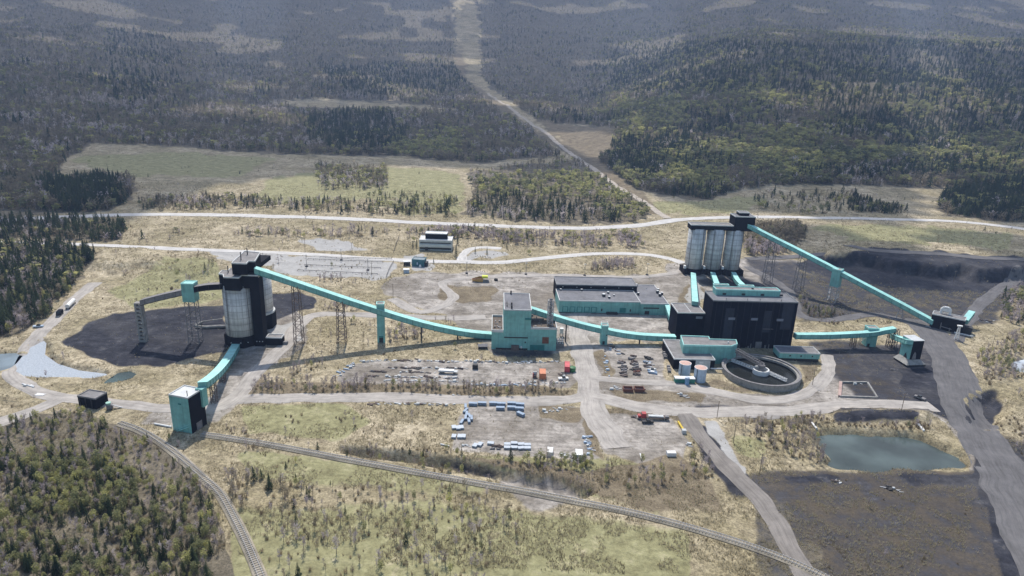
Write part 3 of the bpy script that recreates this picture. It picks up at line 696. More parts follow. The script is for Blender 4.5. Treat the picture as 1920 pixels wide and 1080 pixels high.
# lattice mast over the right wing
xm = fr.loc((1031, 610), 12.7)
rt2 = thing('lattice_mast', 'rusty lattice bucket-elevator mast standing on the right wing of the crusher building', 'mast', fr.world(xm[0], xm[1]+.6, 12.85), fr.rz)
m = MB(); lattice(m, 0, 0, 0, zat(fr.world(xm[0], xm[1]+.6), 563)-12.8, 3.0, 2.6, 9, .34); m.build('frame', steel, rt2)
m = MB(); m.box(-.7, -.5, 0, .7, .5, 15.5); m.build('elevator_casing', greysteel, rt2)
for k, (px, lab) in enumerate((((905, 653), 'grey canopy shed at the left end of the crusher building'),)):
    w = P(*px); r2 = thing('small_shed', lab, 'shed', (w[0], w[1], 0), .1)
    MB().box(-2.4, -1.6, -.3, 2.4, 1.6, 1.7).build('wall', dark, r2)
    MB().add([(-2.7,-1.9,1.7),(2.7,-1.9,1.7),(2.7,0,2.7),(-2.7,0,2.7),(-2.7,1.9,1.7),(2.7,1.9,1.7)], [(0,1,2,3),(3,2,5,4),(0,3,4),(1,5,2),(0,4,5,1)]).build('roof', greysteel, r2)
w = P(1053, 634); r2 = thing('white_tank', 'upright white box tank beside the right end of the crusher building', 'tank', (w[0], w[1]+3, 0), .0)
MB().box(-1, -1, 2, 1, 1, 5).build('body', white, r2); m = MB(); [m.beam((x, y, -.3), (x, y, 2), .25) for x in (-.8, .8) for y in (-.8, .8)]; each(m, 'leg', dark, r2)
w = P(1050, 652); r2 = thing('transformer_bank', 'grey transformer bank with insulators beside the crusher building', 'transformer', (w[0], w[1]+1, 0), .0)
m = MB()
for k in range(3): m.box(-2.2, -1+k*3.0, -.3, 2.2, 1+k*3.0, 2.2); 
each(m, 'casing', greysteel, r2); m = MB()
for k in range(3):
    for x in (-1.4, 0, 1.4): m.cyl(x, k*3.0, 2.2, 3.4, .2, 8)
each(m, 'insulator', white, r2)
# ---- conveyor 2
A = P(1060, 641); B = P(1199, 644); 
rt = thing('conveyor_gallery', 'teal conveyor gallery sagging from the crusher tower to the black plant', 'conveyor', A)
gp = [on_line(A, B, *q) for q in ((994, 580), (1020, 588.5), (1050, 598), (1090, 609.5), (1131, 619), (1170, 626.5), (1210, 631), (1266, 633.5))]
gallery(rt, off(rt, gp), 4.0, 2.6)
for px in (1060, 1199):
    w = on_line(A, B, px, 641); lx = local(rt, (w[0], w[1], 0)); MB().beam((lx[0], lx[1], -.4), (lx[0], lx[1], gz(w[0])-1.5), .7).build('post', dark, rt)
rt = thing('transfer_tower', 'short teal transfer tower with railed roof on the middle conveyor', 'transfer tower', (53.2, 361.2, 0), .02)
zt = zat((53.2, 359), 612)
block(rt, rect(-1.9, -2.1, 1.9, 2.1), zt, teal, conc2, trim=teal_lit)
m = MB()
for a, b in (((-1.8,-2),(1.8,-2)), ((1.8,-2),(1.8,2)), ((1.8,2),(-1.8,2)), ((-1.8,2),(-1.8,-2))):
    m.beam((*a, zt+1.5), (*b, zt+1.5), .1); m.beam((*a, zt), (*a, zt+1.5), .1)
m.build('railing', white, rt); MB().box(-.8, -2.15, .1, .5, -2.1, 2.2).build('door', dark, rt); MB().box(.9, -2.15, 5.5, 1.5, -2.1, 6.3).build('vent', dark, rt)
# ---- workshop
fr = Frame((1049, 564), (1201, 567), 8.0, (1046, 544))
rt = thing('workshop', 'long low teal workshop with dark flat roofs, black clerestory and loading bays', 'building', fr.o, fr.rz)
bx0 = fr.loc((1043.6, 534), 11.2); bd = fr.loc((1043.6, 519), 11.2)[1]; bx1 = fr.loc((1195.5, 538), 11.2)[0]
fd = bx0[1]
block(rt, rect(0, 0, fr.w, fd-.02), 8.0, teal, roofd)
block(rt, rect(bx0[0], fd, bx1, bd), 11.2, black, roofd, trim=mat('dark_trim', (.2, .21, .22), .6))
ax1 = fr.loc((1256, 572.6), 7.6); ab = fr.loc((1243.5, 535), 7.6)[1]
block(rt, rect(fr.w+.02, -1.0, ax1[0], ab), 7.4, teal, roofd)
m = MB()
for k in range(5): m.box(2.2+k*4.6, -.06, .6, 5.8+k*4.6, 0, 4.3)
m.box(39, -.06, .8, 43, 0, 4.0); m.box(54, -.06, .5, 57.6, 0, 4.2); each(m, 'bay_door', teal_dark, rt)
m = MB()
for k in range(5): m.box(2.7+k*4.6, -.1, .9, 5.3+k*4.6, -.061, 3.9)
each(m, 'door_panel', teal, rt)
m = MB(); [m.box(x, -.07, 1.6, x+.9, 0, 3.2) for x in (27, 45.5, 52.5)]; each(m, 'door', dark, rt)
MB().box(fr.w+2, -1.06, 4.2, ax1[0]-6, -1.0, 5.0).build('window_strip', dark, rt); MB().box(fr.w+3, -1.06, .2, fr.w+6, -1.0, 2.6).build('door', dark, rt)
MB().box(30.5, -2.2, -.2, 37.5, 0, 1.2).build('loading_dock', dark, rt); MB().box(0, -.08, -.3, fr.w, 0, .35).build('plinth', dark, rt)
for x, y, s in ((3, fd-2, 1), (17, fd-2, 1.1), (30, fd*.45, 1.7), (34, fd*.72, 1.1), (33, fd*.3, 1.2), (37, fd*.5, .8), (54, fd*.7, 1.1), (fr.w+5, ab-3, 1), (fr.w+16, ab*.55, 1.3), (fr.w+17.5, ab*.66, 1.2), (fr.w+16, ab*.38, 1.2), (fr.w+18, ab*.45, 1.3)):
    u_ = MB().box(x-s*.6, y-s*.6, 7.4, x+s*.6, y+s*.6, 8.0+s*.9).build('roof_vent', dark, rt); MB().cyl(x, y, 8.0+s*.9, 8.35+s*.9, s*.62, 12).build('cowl', white, u_)
m = MB(); [m.box(bx0[0]+4+k*9.4, fd-.06, 9.6, bx0[0]+4.6+k*9.4, fd, 10.1) for k in range(7)]; each(m, 'wall_lamp', offwhite, rt)
rt = thing('feeder_conveyor', 'short teal sloping gallery between the workshop annex and the black plant', 'conveyor', P(1254, 590))
gallery(rt, off(rt, [P(1250, 573, 6), P(1256, 590, 5), P(1264, 612, 4)]), 2.6, 2.2, rib=4)
# ---- right silos
fr = Frame((1283, 517), (1394, 519.5), 0)
rt = thing('coal_silo', 'right row of three grey concrete silos under a black headhouse', 'silo', fr.o, fr.rz)
sw = fr.w; SR = 6.6; cy = 8.0; SX = [sw*.185, sw*.50, sw*.815]
zb = zat(fr.world(sw/2, 1), 506.5); ztp = zat(fr.world(sw/2, 2), 432.5)
for k, x in enumerate(SX): silo(rt, x, cy, zb, ztp+.5, SR, (-1, 1, 1)[k])
m = MB(); pl = [(0, 1.2)]
for x in SX: pl += [(x+7.1*math.cos(a), cy+7.1*math.sin(a)) for a in np.linspace(R(205), R(335), 7)]
pl += [(sw, 1.2), (sw, 15), (0, 15)]; m.prism(pl, -.6, zb+.02); m.build('base', black, rt)
m = MB(); [m.prism([(x-.9, 3.2), (x+.9, 3.2), (x+.5, 6), (x-.5, 6)], zb, zb+2.2) for x in (.9, (SX[0]+SX[1])/2, (SX[1]+SX[2])/2)]; each(m, 'infill', white, rt)
zr = zat(fr.world(sw*.3, 3.2), 422.5); hx = fr.loc((1367.5, 406), 44)[0]
x0r = fr.loc((1297.5, 423), zr)[0]; hx1 = fr.loc((1406.7, 407.5), 44)[0]
block(rt, rect(SX[0]-6.8, 2.4, hx-.02, 12.5), zr, black, roofg, ztp, nm='headhouse')
zh = zat(fr.world((hx+hx1)/2, 2), 407)
block(rt, rect(hx, 1.6, hx+15.5, 13.4), zh, black, roofd, ztp, nm='headhouse')
block(rt, rect(hx+4.5, 6, hx+12, 13), zh+2.2, black, roofg, zh+.13, nm='penthouse')
RS = fr
# feeder conveyors from the silos to the plant
def feeder(lab, pts, w=3.2, h=2.2, box=None):
    r = thing('feeder_conveyor', lab, 'conveyor', (pts[0][0], pts[0][1], 0), 0, None)
    gallery(r, off(r, pts), w, h, rib=5)
    if box is not None:
        b = local(r, box[0]); block(r, rect(b[0]-box[1]/2, b[1]-1.4, b[0]+box[1]/2, b[1]+1.4), b[2], teal, conc2, b[2]-3, trim=teal_lit, nm='drive_house')
    return r
feeder('straight bright teal feeder conveyor from the leftmost right-hand silo to the lower plant roof', [P(1299.5, 514, 3.5), P(1303, 569, 18.3)], 3.4)
feeder('bent teal feeder conveyor leaving the middle silo toward the plant roof', [P(1336, 513, 3), P(1340, 524, 9), P(1345, 539, 24)], 3.2, box=(P(1352, 534, 28), 9))
feeder('curved teal feeder conveyor leaving the right silo toward the plant roof', [P(1375, 513, 3), P(1382, 526, 10), P(1392, 537, 24)], 3.2, box=(P(1399, 536, 28), 9))
# ---- main plant
HB = 28.2
fr = Frame((1338, 564), (1497, 568), HB, (1331, 546.5)); PL = fr
rt = thing('preparation_plant', 'huge black coal preparation plant with stepped flat roofs and four grey louvres', 'building', fr.o, fr.rz)
W = fr.w; D = fr.d
block(rt, rect(0, 0, W, D), HB, navy, roofd, trim=mat('dark_trim', (.2, .21, .22), .6))
f2 = [fr.loc(q, 16.5) for q in ((1271, 586.8), (1336, 588), (1265, 569))]
lw = rect(f2[0][0], f2[0][1], -.02, f2[2][1]); block(rt, lw, 16.5, navy, roofg)
MB().box(lw[0][0]*.52, f2[0][1]+.4, 16.6, lw[0][0]*.52+.3, f2[2][1]-.4, 17.0).build('roof_seam', rooftrim, rt)
p0 = fr.loc((1343, 543.5), 31.5); p1 = fr.loc((1463, 546), 31.5); pb = fr.loc((1341.7, 537.5), 31.5)[1]
block(rt, rect(p0[0], p0[1], p1[0], pb), 31.5, teal, roofg, 26, trim=teal_lit, nm='penthouse')
m = MB(); [m.box(p0[0]+4+k*11, p0[1]-.05, 28.6, p0[0]+6+k*11, p0[1], 29.8) for k in range(4)]; each(m, 'penthouse_window', dark, rt)
MB().cyl(p0[0]+22, (p0[1]+pb)/2, 31.5, 32.3, .6, 12).build('roof_vent', dark, rt)
m = MB()
for q in ((1311, 595.5), (1372, 597.5), (1414.5, 598.5), (1462.5, 600)):
    zz = 20.5; w = fr.loc(q, 0)
    yy = f2[0][1] if q[0] < 1330 else 0; base = on_line(fr.world(0, yy), fr.world(10, yy), *q); lx = local(rt, base)
    m.box(lx[0]-1.9, lx[1]-.12, lx[2]-.7, lx[0]+1.9, lx[1], lx[2]+.7)
each(m, 'louvre', mat('grey_louvre', (.2, .22, .27), .6, .2), rt)
m = MB()
for fx in (.15, .4, .55, .8): m.beam((W*fx, .6, HB), (W*fx, .6, HB+1.6), .2)
each(m, 'roof_post', dark, rt)
m = MB()
for k in range(13):
    x = W*(.26+.7*rng.random()); m.box(x, -.07, .2, x+.4+rng.random()*.6, 0, 1.4+rng.random()*1.6)
each(m, 'wall_patch', greysteel, rt)
m = MB(); [m.box(x, -.05, a, x+w_, 0, b) for x, w_, a, b in ((W*.16, 5, 6, 24), (W*.62, 4.2, 10, 23), (W*.83, 6, 12, 27.5))]
each(m, 'replaced_panel', mat('faded_navy_siding', (.016, .023, .043), .7, .4, .2, .4), rt)
m = MB(); [m.box(x, -.09, 0, x+.22, 0, HB-.4) for x in np.linspace(2, W-2, 12)]; each(m, 'cladding_batten', mat('navy_batten', (.012, .016, .03), .7), rt)
m = MB(); [m.tube((x, -.3, 0), (x, -.3, HB), .16, 8) for x in (W*.3, W*.72)]; each(m, 'downpipe', mat('navy_batten', (.012, .016, .03), .7), rt)
m = MB(); [m.box(x, -.13, 0, x+w_, -.02, h_) for x, w_, h_ in ((W*.57, 3.6, 4.2), (W*.68, 1.1, 2.2), (W*.9, 1.1, 2.2))]; each(m, 'door', greysteel, rt)
m = MB(); m.box(W*.63, -.12, 12, W*.63+6, -.02, 12.25); m.build('ledge', greysteel, rt)
# front annexes
HA = 10.0
fa = Frame((1281.5, 648), (1382.6, 648.6), HA)
rt = thing('pump_house', 'teal flat-roofed annex with a stepped roof in front of the black plant', 'building', fa.o, fa.rz)
pl = [fa.loc(q, HA) for q in Q('1281.5,648.5 1371,650.5 1382.6,646.5 1380,638.5 1331,637 1328.5,632.5 1276,630.5')]
block(rt, pl, HA, teal, roofg, trim=teal_lit, par=.7)
m = MB(); [m.box(x, -.35 if False else pl[0][1]-.25, 3.4, x+.7, pl[0][1]+.3, 4.4) for x in (19, 22.5)]; each(m, 'vent', dark, rt)
MB().cyl(*fa.loc((1365, 644), HA), HA, HA+1.3, .3, 8).build('roof_vent', white, rt)
fb = Frame((1264, 673.5), (1341, 675.5), 5.6, (1251, 637.5))
rt = thing('black_annex', 'low black annex with pale gravel roof behind the two pale tanks', 'building', fb.o, fb.rz)
yb = fb.loc((1335, 658), 5.6)[1]; xl = fb.loc((1285, 655), 5.6)[0]
block(rt, [(0, 0), (fb.w, 0), (fb.w, yb), (xl, yb), (xl, fb.d), (0, fb.d)], 5.6, black, roofg, trim=rooftrim)
MB().box(fb.w*.53, -.15, -.2, fb.w*.89, -.02, 5.2).build('wall_panel', offwhite, rt)
MB().box(fb.w*.62, -.2, 3.5, fb.w*.72, -.15, 4.6).build('sign_panel', white, rt)
for lab, px, rz in (('grey parts rack outside the left wall of the black annex', (1254, 694), 1.45), ('stack of grey steel bins left of the black annex', (1246, 668), 1.5)):
    w = P(*px); r2 = thing('parts_rack', lab, 'rack', (w[0], w[1], 0), rz); m = MB()
    for k in range(4): m.box(-3+k*1.6, -.8, 0, -1.7+k*1.6, .8, 1.2+.5*(k % 2))
    each(m, 'bin', greysteel, r2); m = MB(); [m.beam((x, y, 0), (x, y, 2.3), .15) for x in (-3.2, 3.3) for y in (-.9, .9)]; each(m, 'post', steel, r2)
# tanks
for lab, px, top, rr in (('pale blue tank with orange-stained lid, nearer the black annex', (1285, 706), 680.5, 2.95), ('pale blue tank with orange-stained lid, nearer the thickener', (1314, 718.5), 689, 3.05)):
    w = P(*px); c_ = (w[0], w[1]+rr, 0); z = zat(c_, top); r2 = thing('storage_tank', lab, 'tank', c_)
    MB().cyl(0, 0, -.3, z, rr, 32).build('shell', bluew, r2); MB().cyl(0, 0, z, z+.35, rr+.08, 32, rr*.25).build('lid', tankroof, r2)
    m = MB(); m.ring(0, 0, z-.15, z+.1, rr+.12, rr-.1, 32); m.build('rim', white, r2)
    m = MB(); m.tube((-rr*.75, -rr*.75, 0), (-rr*.75, -rr*.75, z), .12); m.build('pipe', dark, r2)
w = P(1284, 719); r2 = thing('tank_skid', 'green container with white top in front of the pale tanks', 'container', (w[0], w[1], 0), .03)
MB().box(-5, 0, -.2, 5, 2.8, 2.3).build('body', mat('green_container', (.035, .2, .16), .6), r2); MB().box(-5.1, -.1, 2.3, 5.1, 2.9, 2.75).build('top', white, r2)
w = P(1288, 722); r2 = thing('small_tank', 'small upright blue tank in front of the green container', 'tank', (w[0], w[1]+.6, 0))
MB().cyl(0, 0, -.2, 3.9, 1.1, 20).build('shell', mat('blue_paint', (.2, .36, .55), .5), r2); MB().cyl(0, 0, 3.9, 4.3, 1.15, 20, .3).build('lid', bluew, r2)
# thickener
c0 = P(1427, 693, 3.0); TR = 19.6
rt = thing('thickener', 'large round concrete thickener tank of dark water with white rake arms', 'tank', (c0[0], c0[1], 0))
MB().ring(0, 0, -.6, 3.2, TR, TR-.7, 96).build('tank_wall', conc2, rt)
MB().ring(0, 0, 3.2, 3.45, TR+.25, TR-.9, 96).build('rim_walkway', greysteel, rt)
MB().ring(0, 0, 1.6, 2.7, TR-.71, TR-2.0, 96).build('launder', conc2, rt)
wm = bpy.data.materials.new('thickener_water'); wm.use_nodes = True; b_ = wm.node_tree.nodes['Principled BSDF']; b_.inputs['Base Color'].default_value = (.016, .018, .017, 1); b_.inputs['Roughness'].default_value = .22; b_.inputs['Specular IOR Level'].default_value = .25
MB().cyl(0, 0, -.3, .9, TR-.72, 96).build('water', wm, rt)
MB().ring(0, 0, .9, 3.4, 4.1, 3.5, 48).build('feed_well', white, rt)
MB().cyl(0, 0, .9, 4.4, 1.3, 20).build('drive_head', greysteel, rt)
def truss(mb, p, q, w, h, n, t=.16):
    p = np.array(p, float); q = np.array(q, float); d = (q-p)/n; s = np.array([-d[1], d[0], 0]); s /= np.linalg.norm(s)
    for sg in (-1, 1):
        o_ = s*sg*w/2
        for zz in (0, h): mb.beam(p+o_+[0,0,zz], q+o_+[0,0,zz], t*1.3)
        for k in range(n):
            a = p+d*k+o_; b = p+d*(k+1)+o_; mb.beam(a, a+[0,0,h], t); mb.beam(a if k % 2 else a+[0,0,h], b+[0,0,h] if k % 2 else b, t)
    for k in range(n+1):
        a = p+d*k; mb.beam(a-s*w/2, a+s*w/2, t); mb.beam(a-s*w/2+[0,0,h], a+s*w/2+[0,0,h], t)
        if k < n: mb.beam(a-s*w/2, a+d+s*w/2, t)
    return mb
def rel(px, z): w = P(*px, z); return (w[0]-c0[0], w[1]-c0[1], z)
truss(MB(), rel((1372, 677), 1.6), rel((1414, 693), 1.6), 1.3, 1.2, 9).build('rake_arm', white, rt)
truss(MB(), rel((1438, 699), 1.6), rel((1474, 715), 1.6), 1.3, 1.2, 9).build('rake_arm', white, rt)
bg_ = truss(MB(), rel((1381, 660), 7.0), rel((1430, 688), 5.0), 2.3, 1.7, 12, .2).build('access_bridge', greysteel, rt)
a_ = np.array(rel((1381, 660), 7.0)); b2 = np.array(rel((1430, 688), 5.0)); m = MB(); m.beam(a_+[0, 0, .1], b2+[0, 0, .1], 2.2, .12); m.build('deck', dark, bg_)
m = MB(); m.box(-1.4, -1.4, 4.4, 1.6, 1.4, 5.6); m.build('motor_house', greysteel, rt)
m = MB(); m.tube((-TR-6, 2, 1.6), (-TR+.5, 1, 2.2), .45); m.build('inlet_pipe', offwhite, rt)
# office annex right
H0 = 4.4
fo = Frame((1462, 661.5), (1538, 664), H0, (1456.7, 649))
rt = thing('site_office', 'low teal office with grey roof right of the thickener', 'building', fo.o, fo.rz)
block(rt, rect(0, 0, fo.w, fo.d), H0, teal, roofg, 1.3, trim=rooftrim); MB().box(.3, .3, -.5, fo.w-.3, fo.d-.3, 1.3).build('base', dark, rt)
MB().box(.5, .5, H0+.13, fo.w*.62, fo.d-.5, H0+.25).build('roof_felt', roofd, rt)
m = MB(); [m.box(fo.w*f, -.05, 2.4, fo.w*f+.8, 0, 3.3) for f in (.25, .52, .8)]; each(m, 'window', glass, rt)
# ---- conveyor 3
A = P(1437, 530); B = P(1744, 613); A[2] = B[2] = 0
rt = thing('conveyor_gallery', 'long straight teal conveyor gallery from the right silos down to the black drive house', 'conveyor', A)
gp = [on_line(A, B, *q) for q in ((1395, 418.5), (1440, 442), (1500, 472), (1565, 505.5), (1630, 540), (1690, 571.5), (1750, 604))]
gallery(rt, off(rt, gp), 4.0, 2.6)
for px, n in ((1437, 8), (1497, 7)):
    w = on_line(A, B, px, 535); trestle(rt, w, gz(w[0])-1.7, 6.2, 5, n-2, greysteel, .3)
w = on_line(A, B, 1685, 600); lx = local(rt, (w[0], w[1], 0)); zz = gz(w[0])-1.5
m = MB(); [m.beam((lx[0]+s*2, lx[1], -.3), (lx[0]+s*.8, lx[1], zz), .35) for s in (-1, 1)]; m.beam((lx[0]-1.5, lx[1], zz*.4), (lx[0]+1.5, lx[1], zz*.4), .25); m.build('post', steel, rt)
w = on_line(A, B, 1561, 560)
rt = thing('transfer_house', 'teal transfer box on a rusty lattice tower halfway down the long right conveyor', 'transfer tower', (w[0], w[1], 0), -.75)
zt = zat((w[0], w[1]-2), 506.5); zb = zat((w[0], w[1]-2), 538)
block(rt, rect(-2.9, -2.7, 2.9, 2.7), zt, teal, conc2, zb, trim=teal_lit)
m = MB(); lattice(m, 0, 0, -.4, zb, 5.6, 5.2, 4, .38, None, None, .22); m.build('lattice_legs', steel, rt)
# ---- black drive house
f3 = Frame((1747.8, 589), (1810, 602), 8.6, (1754.4, 584)); 
rt = thing('drive_house', 'black drive house with grey roof at the lower end of the long right conveyor', 'building', f3.o, f3.rz)
block(rt, rect(0, 0, f3.w, max(8, f3.d)), 8.6, black, roofg)
m = MB(); pr = [(4, 6, 8.6), (4, 6, 11.6), (5.2, 6, 13), (7.8, 6, 13), (8.8, 6, 11.6), (8.8, 6, 8.6)]
for i in range(5): m.tube(pr[i], pr[i+1], .75, 10)
m.box(4.6, 5.2, 10.4, 8.4, 6.6, 12.2); m.build('roof_duct', white, rt)
m = MB(); m.tube((6, -.6, .4), (6, -.6, 4.6), .25); m.tube((6, -.6, 2.2), (12, -.6, 1.6), .25); m.tube((11, -.6, 0), (11, -.6, 2.4), .25); m.build('pipework', greysteel, rt)
MB().box(f3.w, 2, -.3, f3.w+4.5, 6.5, 4.2).build('lean_to', dark, rt); MB().box(-2, -.9, -.1, 1, -.1, .4).build('step', offwhite, rt)
MB().tube((f3.w-4, -2.4, .6), (f3.w+6, -2.6, .6), .6).build('ground_pipe', offwhite, rt)
e0 = f3.world(f3.w-1, 6, 4.5); 
rt = thing('feeder_conveyor', 'short teal stub conveyor rising behind the black drive house', 'conveyor', (e0[0], e0[1], 0))
gallery(rt, off(rt, [P(1809, 603, 5), P(1819, 590, 8.2), P(1822, 586.5, 9)]), 3.4, 2.3)
w = P(1790, 636); rt = thing('light_mast', 'pale lattice A-frame mast in front of the black drive house', 'mast', (w[0]+1, w[1], 0), -.3)
m = MB(); lattice(m, 0, 0, -.3, zat(w, 612), 2.2, 1.4, 6, .22, .9, .7); m.build('frame', white, rt); MB().box(-1.2, -.8, zat(w, 612), 1.5, .8, zat(w, 612)+.7).build('head', white, rt)
# ---- right load-out
A = P(1491, 654); B = P(1622, 651.5)
rt = thing('conveyor_gallery', 'low teal conveyor gallery from the right wall of the black plant', 'conveyor', A)
gp = [on_line(A, B, *q) for q in ((1490, 629.5), (1540, 629.5), (1585, 628), (1634, 625), (1655, 621), (1677, 617.5))]
gallery(rt, off(rt, gp), 3.4, 2.3)
for px in (1600, 1668):
    w = on_line(A, B, px, 640); lx = local(rt, (w[0], w[1], 0)); m = MB(); lattice(m, lx[0], lx[1], -.3, gz(w[0])-1.4, 2.4, 2.2, 3, .28); m.build('post', rust, rt)
w = P(1632, 651); rt = thing('transfer_tower', 'squat teal transfer house with railed roof on the low right conveyor', 'transfer tower', (w[0], w[1]+2.6, 0), -.03)
zt = zat(w, 617); block(rt, rect(-3, -2.5, 3, 2.5), zt, teal, conc2, trim=teal_lit); MB().box(-2, -2.56, .1, -.6, -2.5, 2.2).build('door', dark, rt)
m = MB()
for k in range(4): m.beam((-5.2+.0*k, -1+k*.8, 0), (-5.2, -1+k*.8, 5), .14)
m.beam((-5.2, -1, 2.5), (-3, -1, 5), .5, .1); m.beam((-5.2, 1.4, 5), (-3, 1.4, 5), .5, .1); m.build('stair', greysteel, rt)
H4 = 14.0
f4 = Frame((1712, 640), (1733, 639.5), H4, (1704.4, 629.5))
rt = thing('loadout_bin', 'black and teal loadout bin with pale roof and flared hood over the dark haul road', 'loadout tower', f4.o, f4.rz)
D4 = max(6.5, f4.d)
MB().box(0, 0, 3.2, f4.w, D4, H4).build('wall', teal, rt)
MB().box(-.2, -.2, H4, f4.w+.2, D4+.2, H4+.4).build('roof', offwhite, rt)
MB().box(.35, -.08, 3.2, f4.w+.06, 0, H4-.1).build('front_panel', black, rt)
MB().add([(1.5,-.12,3.5),(4,-.12,3.5),(3.6,-.12,6.6),(2.6,-.12,7.8),(1.9,-.12,6)], [(0,1,2,3,4)]).build('front_stain', greysteel, rt)
x0, x1, D_ = -2.6, f4.w+2.6, D4
MB().add([(x0,-2.6,.9),(x1,-2.6,.9),(x1,D_+1,.9),(x0,D_+1,.9),(0,0,3.2),(f4.w,0,3.2),(f4.w,D_,3.2),(0,D_,3.2)], [(0,1,5,4),(1,2,6,5),(2,3,7,6),(3,0,4,7),(4,5,6,7)]).build('hood', conc2, rt)
m = MB(); [m.box(x, y, -.3, x+.5, y+.5, 1.2) for x in (x0+.3, x1-.8) for y in (-2.3, D_)]; each(m, 'leg', dark, rt)
MB().add([(-.06,1.5,3.2),(-.06,4.5,3.2),(-.06,3,6.4)], [(0,1,2)]).build('side_opening', dark, rt)
A = P(1674, 652); B = np.array([*f4.world(0, D4/2)[:2], 0])
rt = thing('conveyor_gallery', 'short steep teal conveyor gallery feeding the right loadout bin', 'conveyor', A)
gp = [on_line(A, B, *q) for q in ((1674, 630), (1690, 636.5), (1706, 642))]
gallery(rt, off(rt, gp), 3.2, 2.3)
for px in (1678, 1695):
    w = on_line(A, B, px, 640); lx = local(rt, (w[0], w[1], 0)); m = MB(); lattice(m, lx[0], lx[1], -.3, gz(w[0])-1.4, 2.0, 2.0, 3, .26); m.build('post', rust, rt)
# ---- left load-out tower
H5 = 16.4
f5 = Frame((316, 740.7), (351.7, 747.4), H5, (333, 728.5))
rt = thing('loadout_tower', 'teal and black railcar loadout tower at lower left above the railway', 'loadout tower', f5.o, f5.rz)
xr, yr = f5.loc((383, 730), H5); D5 = max(7, yr)
block(rt, rect(0, 0, f5.w, D5), H5, teal, rooftrim, 0, trim=rooftrim)
MB().box(f5.w, .15, -.4, f5.w+.1, D5, H5-.2).build('side_cladding', black, rt)
MB().box(-.3, -.2, -.6, f5.w+.3, D5, .0).build('base', conc2, rt)
MB().box(f5.w+.1, 3, .1, f5.w+.18, 6.2, 3.6).build('track_door', greysteel, rt)
m = MB(); m.beam((2.3, -.5, .3), (f5.w-.6, -.5, 3.6), .6, .12); m.beam((2.3, -.5, 1.3), (f5.w-.6, -.5, 4.6), .1); [m.beam((2.3+k*1.4, -.5, .5+k*.95), (2.3+k*1.4, -.5, 1.3+k*.95), .08) for k in range(4)]; m.build('stair', teal_lit, rt)
MB().box(f5.w*.45, -.07, 12.8, f5.w*.62, 0, 13.5).build('faded_plate', teal_dark, rt)
MB().cyl(f5.w-1.6, 1.8, H5, H5+2.4, .16, 8).build('roof_pipe', dark, rt)
MB().box(f5.w-2.2, D5-2.0, 9, f5.w+1.1, D5+1.0, H5+.8).build('chute_house', teal, rt)
A = np.array([*P(442, 654)[:2], 0]); B = np.array([*f5.world(f5.w-.4, D5+.5)[:2], 0])
rt = thing('conveyor_gallery', 'curved teal conveyor gallery climbing from the left silo foot to the loadout tower', 'conveyor', A)
gp = [on_line(A, B, *q) for q in ((444, 647), (434, 664), (423, 681), (410, 697), (396, 710), (380, 722))]
gallery(rt, off(rt, gp), 3.8, 2.5)
for px in (418, 398):
    w = on_line(A, B, px, 715); zz = float(np.interp(w[1], [q[1] for q in gp][::-1], [q[2] for q in gp][::-1])); lx = local(rt, (w[0], w[1], 0)); m = MB(); lattice(m, lx[0], lx[1], -.3, zz-1.4, 2.2, 2.0, 4, .25); m.build('post', rust, rt)
# ---- small black shed and the machine beside it
f6 = Frame((145, 743), (178.5, 748.7), 5.2)
rt = thing('black_shed', 'small black shed with pale flat roof beside the lower left forest', 'shed', f6.o, f6.rz)
block(rt, rect(0, 0, f6.w, 6.5), 5.2, black, roofg, trim=greysteel)
m = MB(); [m.box(x, -.3, -.3, x+.35, 0, 5) for x in (1, 4, 7)]; each(m, 'pilaster', dark, rt)
w = P(209, 768); rt = thing('crushing_machine', 'small pale idle crushing machine beside the black shed', 'machine', (w[0], w[1], 0), .3)
MB().box(-1.6, -1, .6, .6, 1, 2.6).build('body', greysteel, rt); MB().cyl(-.8, 0, 2.6, 3.6, .8, 12, 1.1).build('hopper', mat('mint_paint', (.3, .5, .42), .6), rt)
MB().beam((.2, 0, 2.4), (4.6, 0, .4), .8, .25).build('belt', steel, rt); m = MB(); [m.box(x, y, -.2, x+.3, y+.3, .8) for x in (-1.6, .3) for y in (-1, .7)]; each(m, 'leg', dark, rt)
# ---- white office and gatehouse
f7 = Frame((786, 450), (847, 452), 8.6)
rt = thing('office_building', 'pale two-storey office with white roof and dark penthouse among small spruces', 'building', f7.o, f7.rz)
block(rt, rect(0, 0, f7.w, 15), 8.6, bronze, mat('white_roof', (.62, .62, .6), .8, .12), trim=white)
MB().box(.4, -.09, 1.0, f7.w-.4, 0, 2.5).build('window', glass, rt); MB().box(0, -1.4, 3.1, f7.w, -.01, 5.4).build('balcony_band', mat('sage_panel_pale', (.58, .61, .57), .5, .15), rt)
MB().box(.8, -.09, 6.0, f7.w-.8, 0, 6.9).build('window', glass, rt); MB().box(5, -1.45, .2, 7.4, -1.2, 3.2).build('door', glass, rt)
x0 = f7.w*.17; x1 = f7.w*.84
block(rt, rect(x0, 4.5, x1, 12), 13.2, black, white, 8.75, trim=white, nm='penthouse')
f8 = Frame((772, 487), (795, 488.5), 5.0)
rt = thing('gatehouse', 'blue-green gatehouse with grey roof in front of the pale office', 'building', f8.o, f8.rz)
block(rt, rect(0, 0, f8.w, 8), 5.0, greenblue, mat('blue_grey_roof', (.2, .24, .26), .8), trim=greenblue)
MB().box(f8.w*.4, -.06, 1.2, f8.w*.5, 0, 3.2).build('window', bluew, rt); MB().cyl(f8.w*.72, -1.4, -.1, 1.8, .9, 14, .7).build('white_tank', white, rt)
MB().box(f8.w+.05, 1, -.2, f8.w+2, 6, 3.2).build('lean_to', dark, rt)
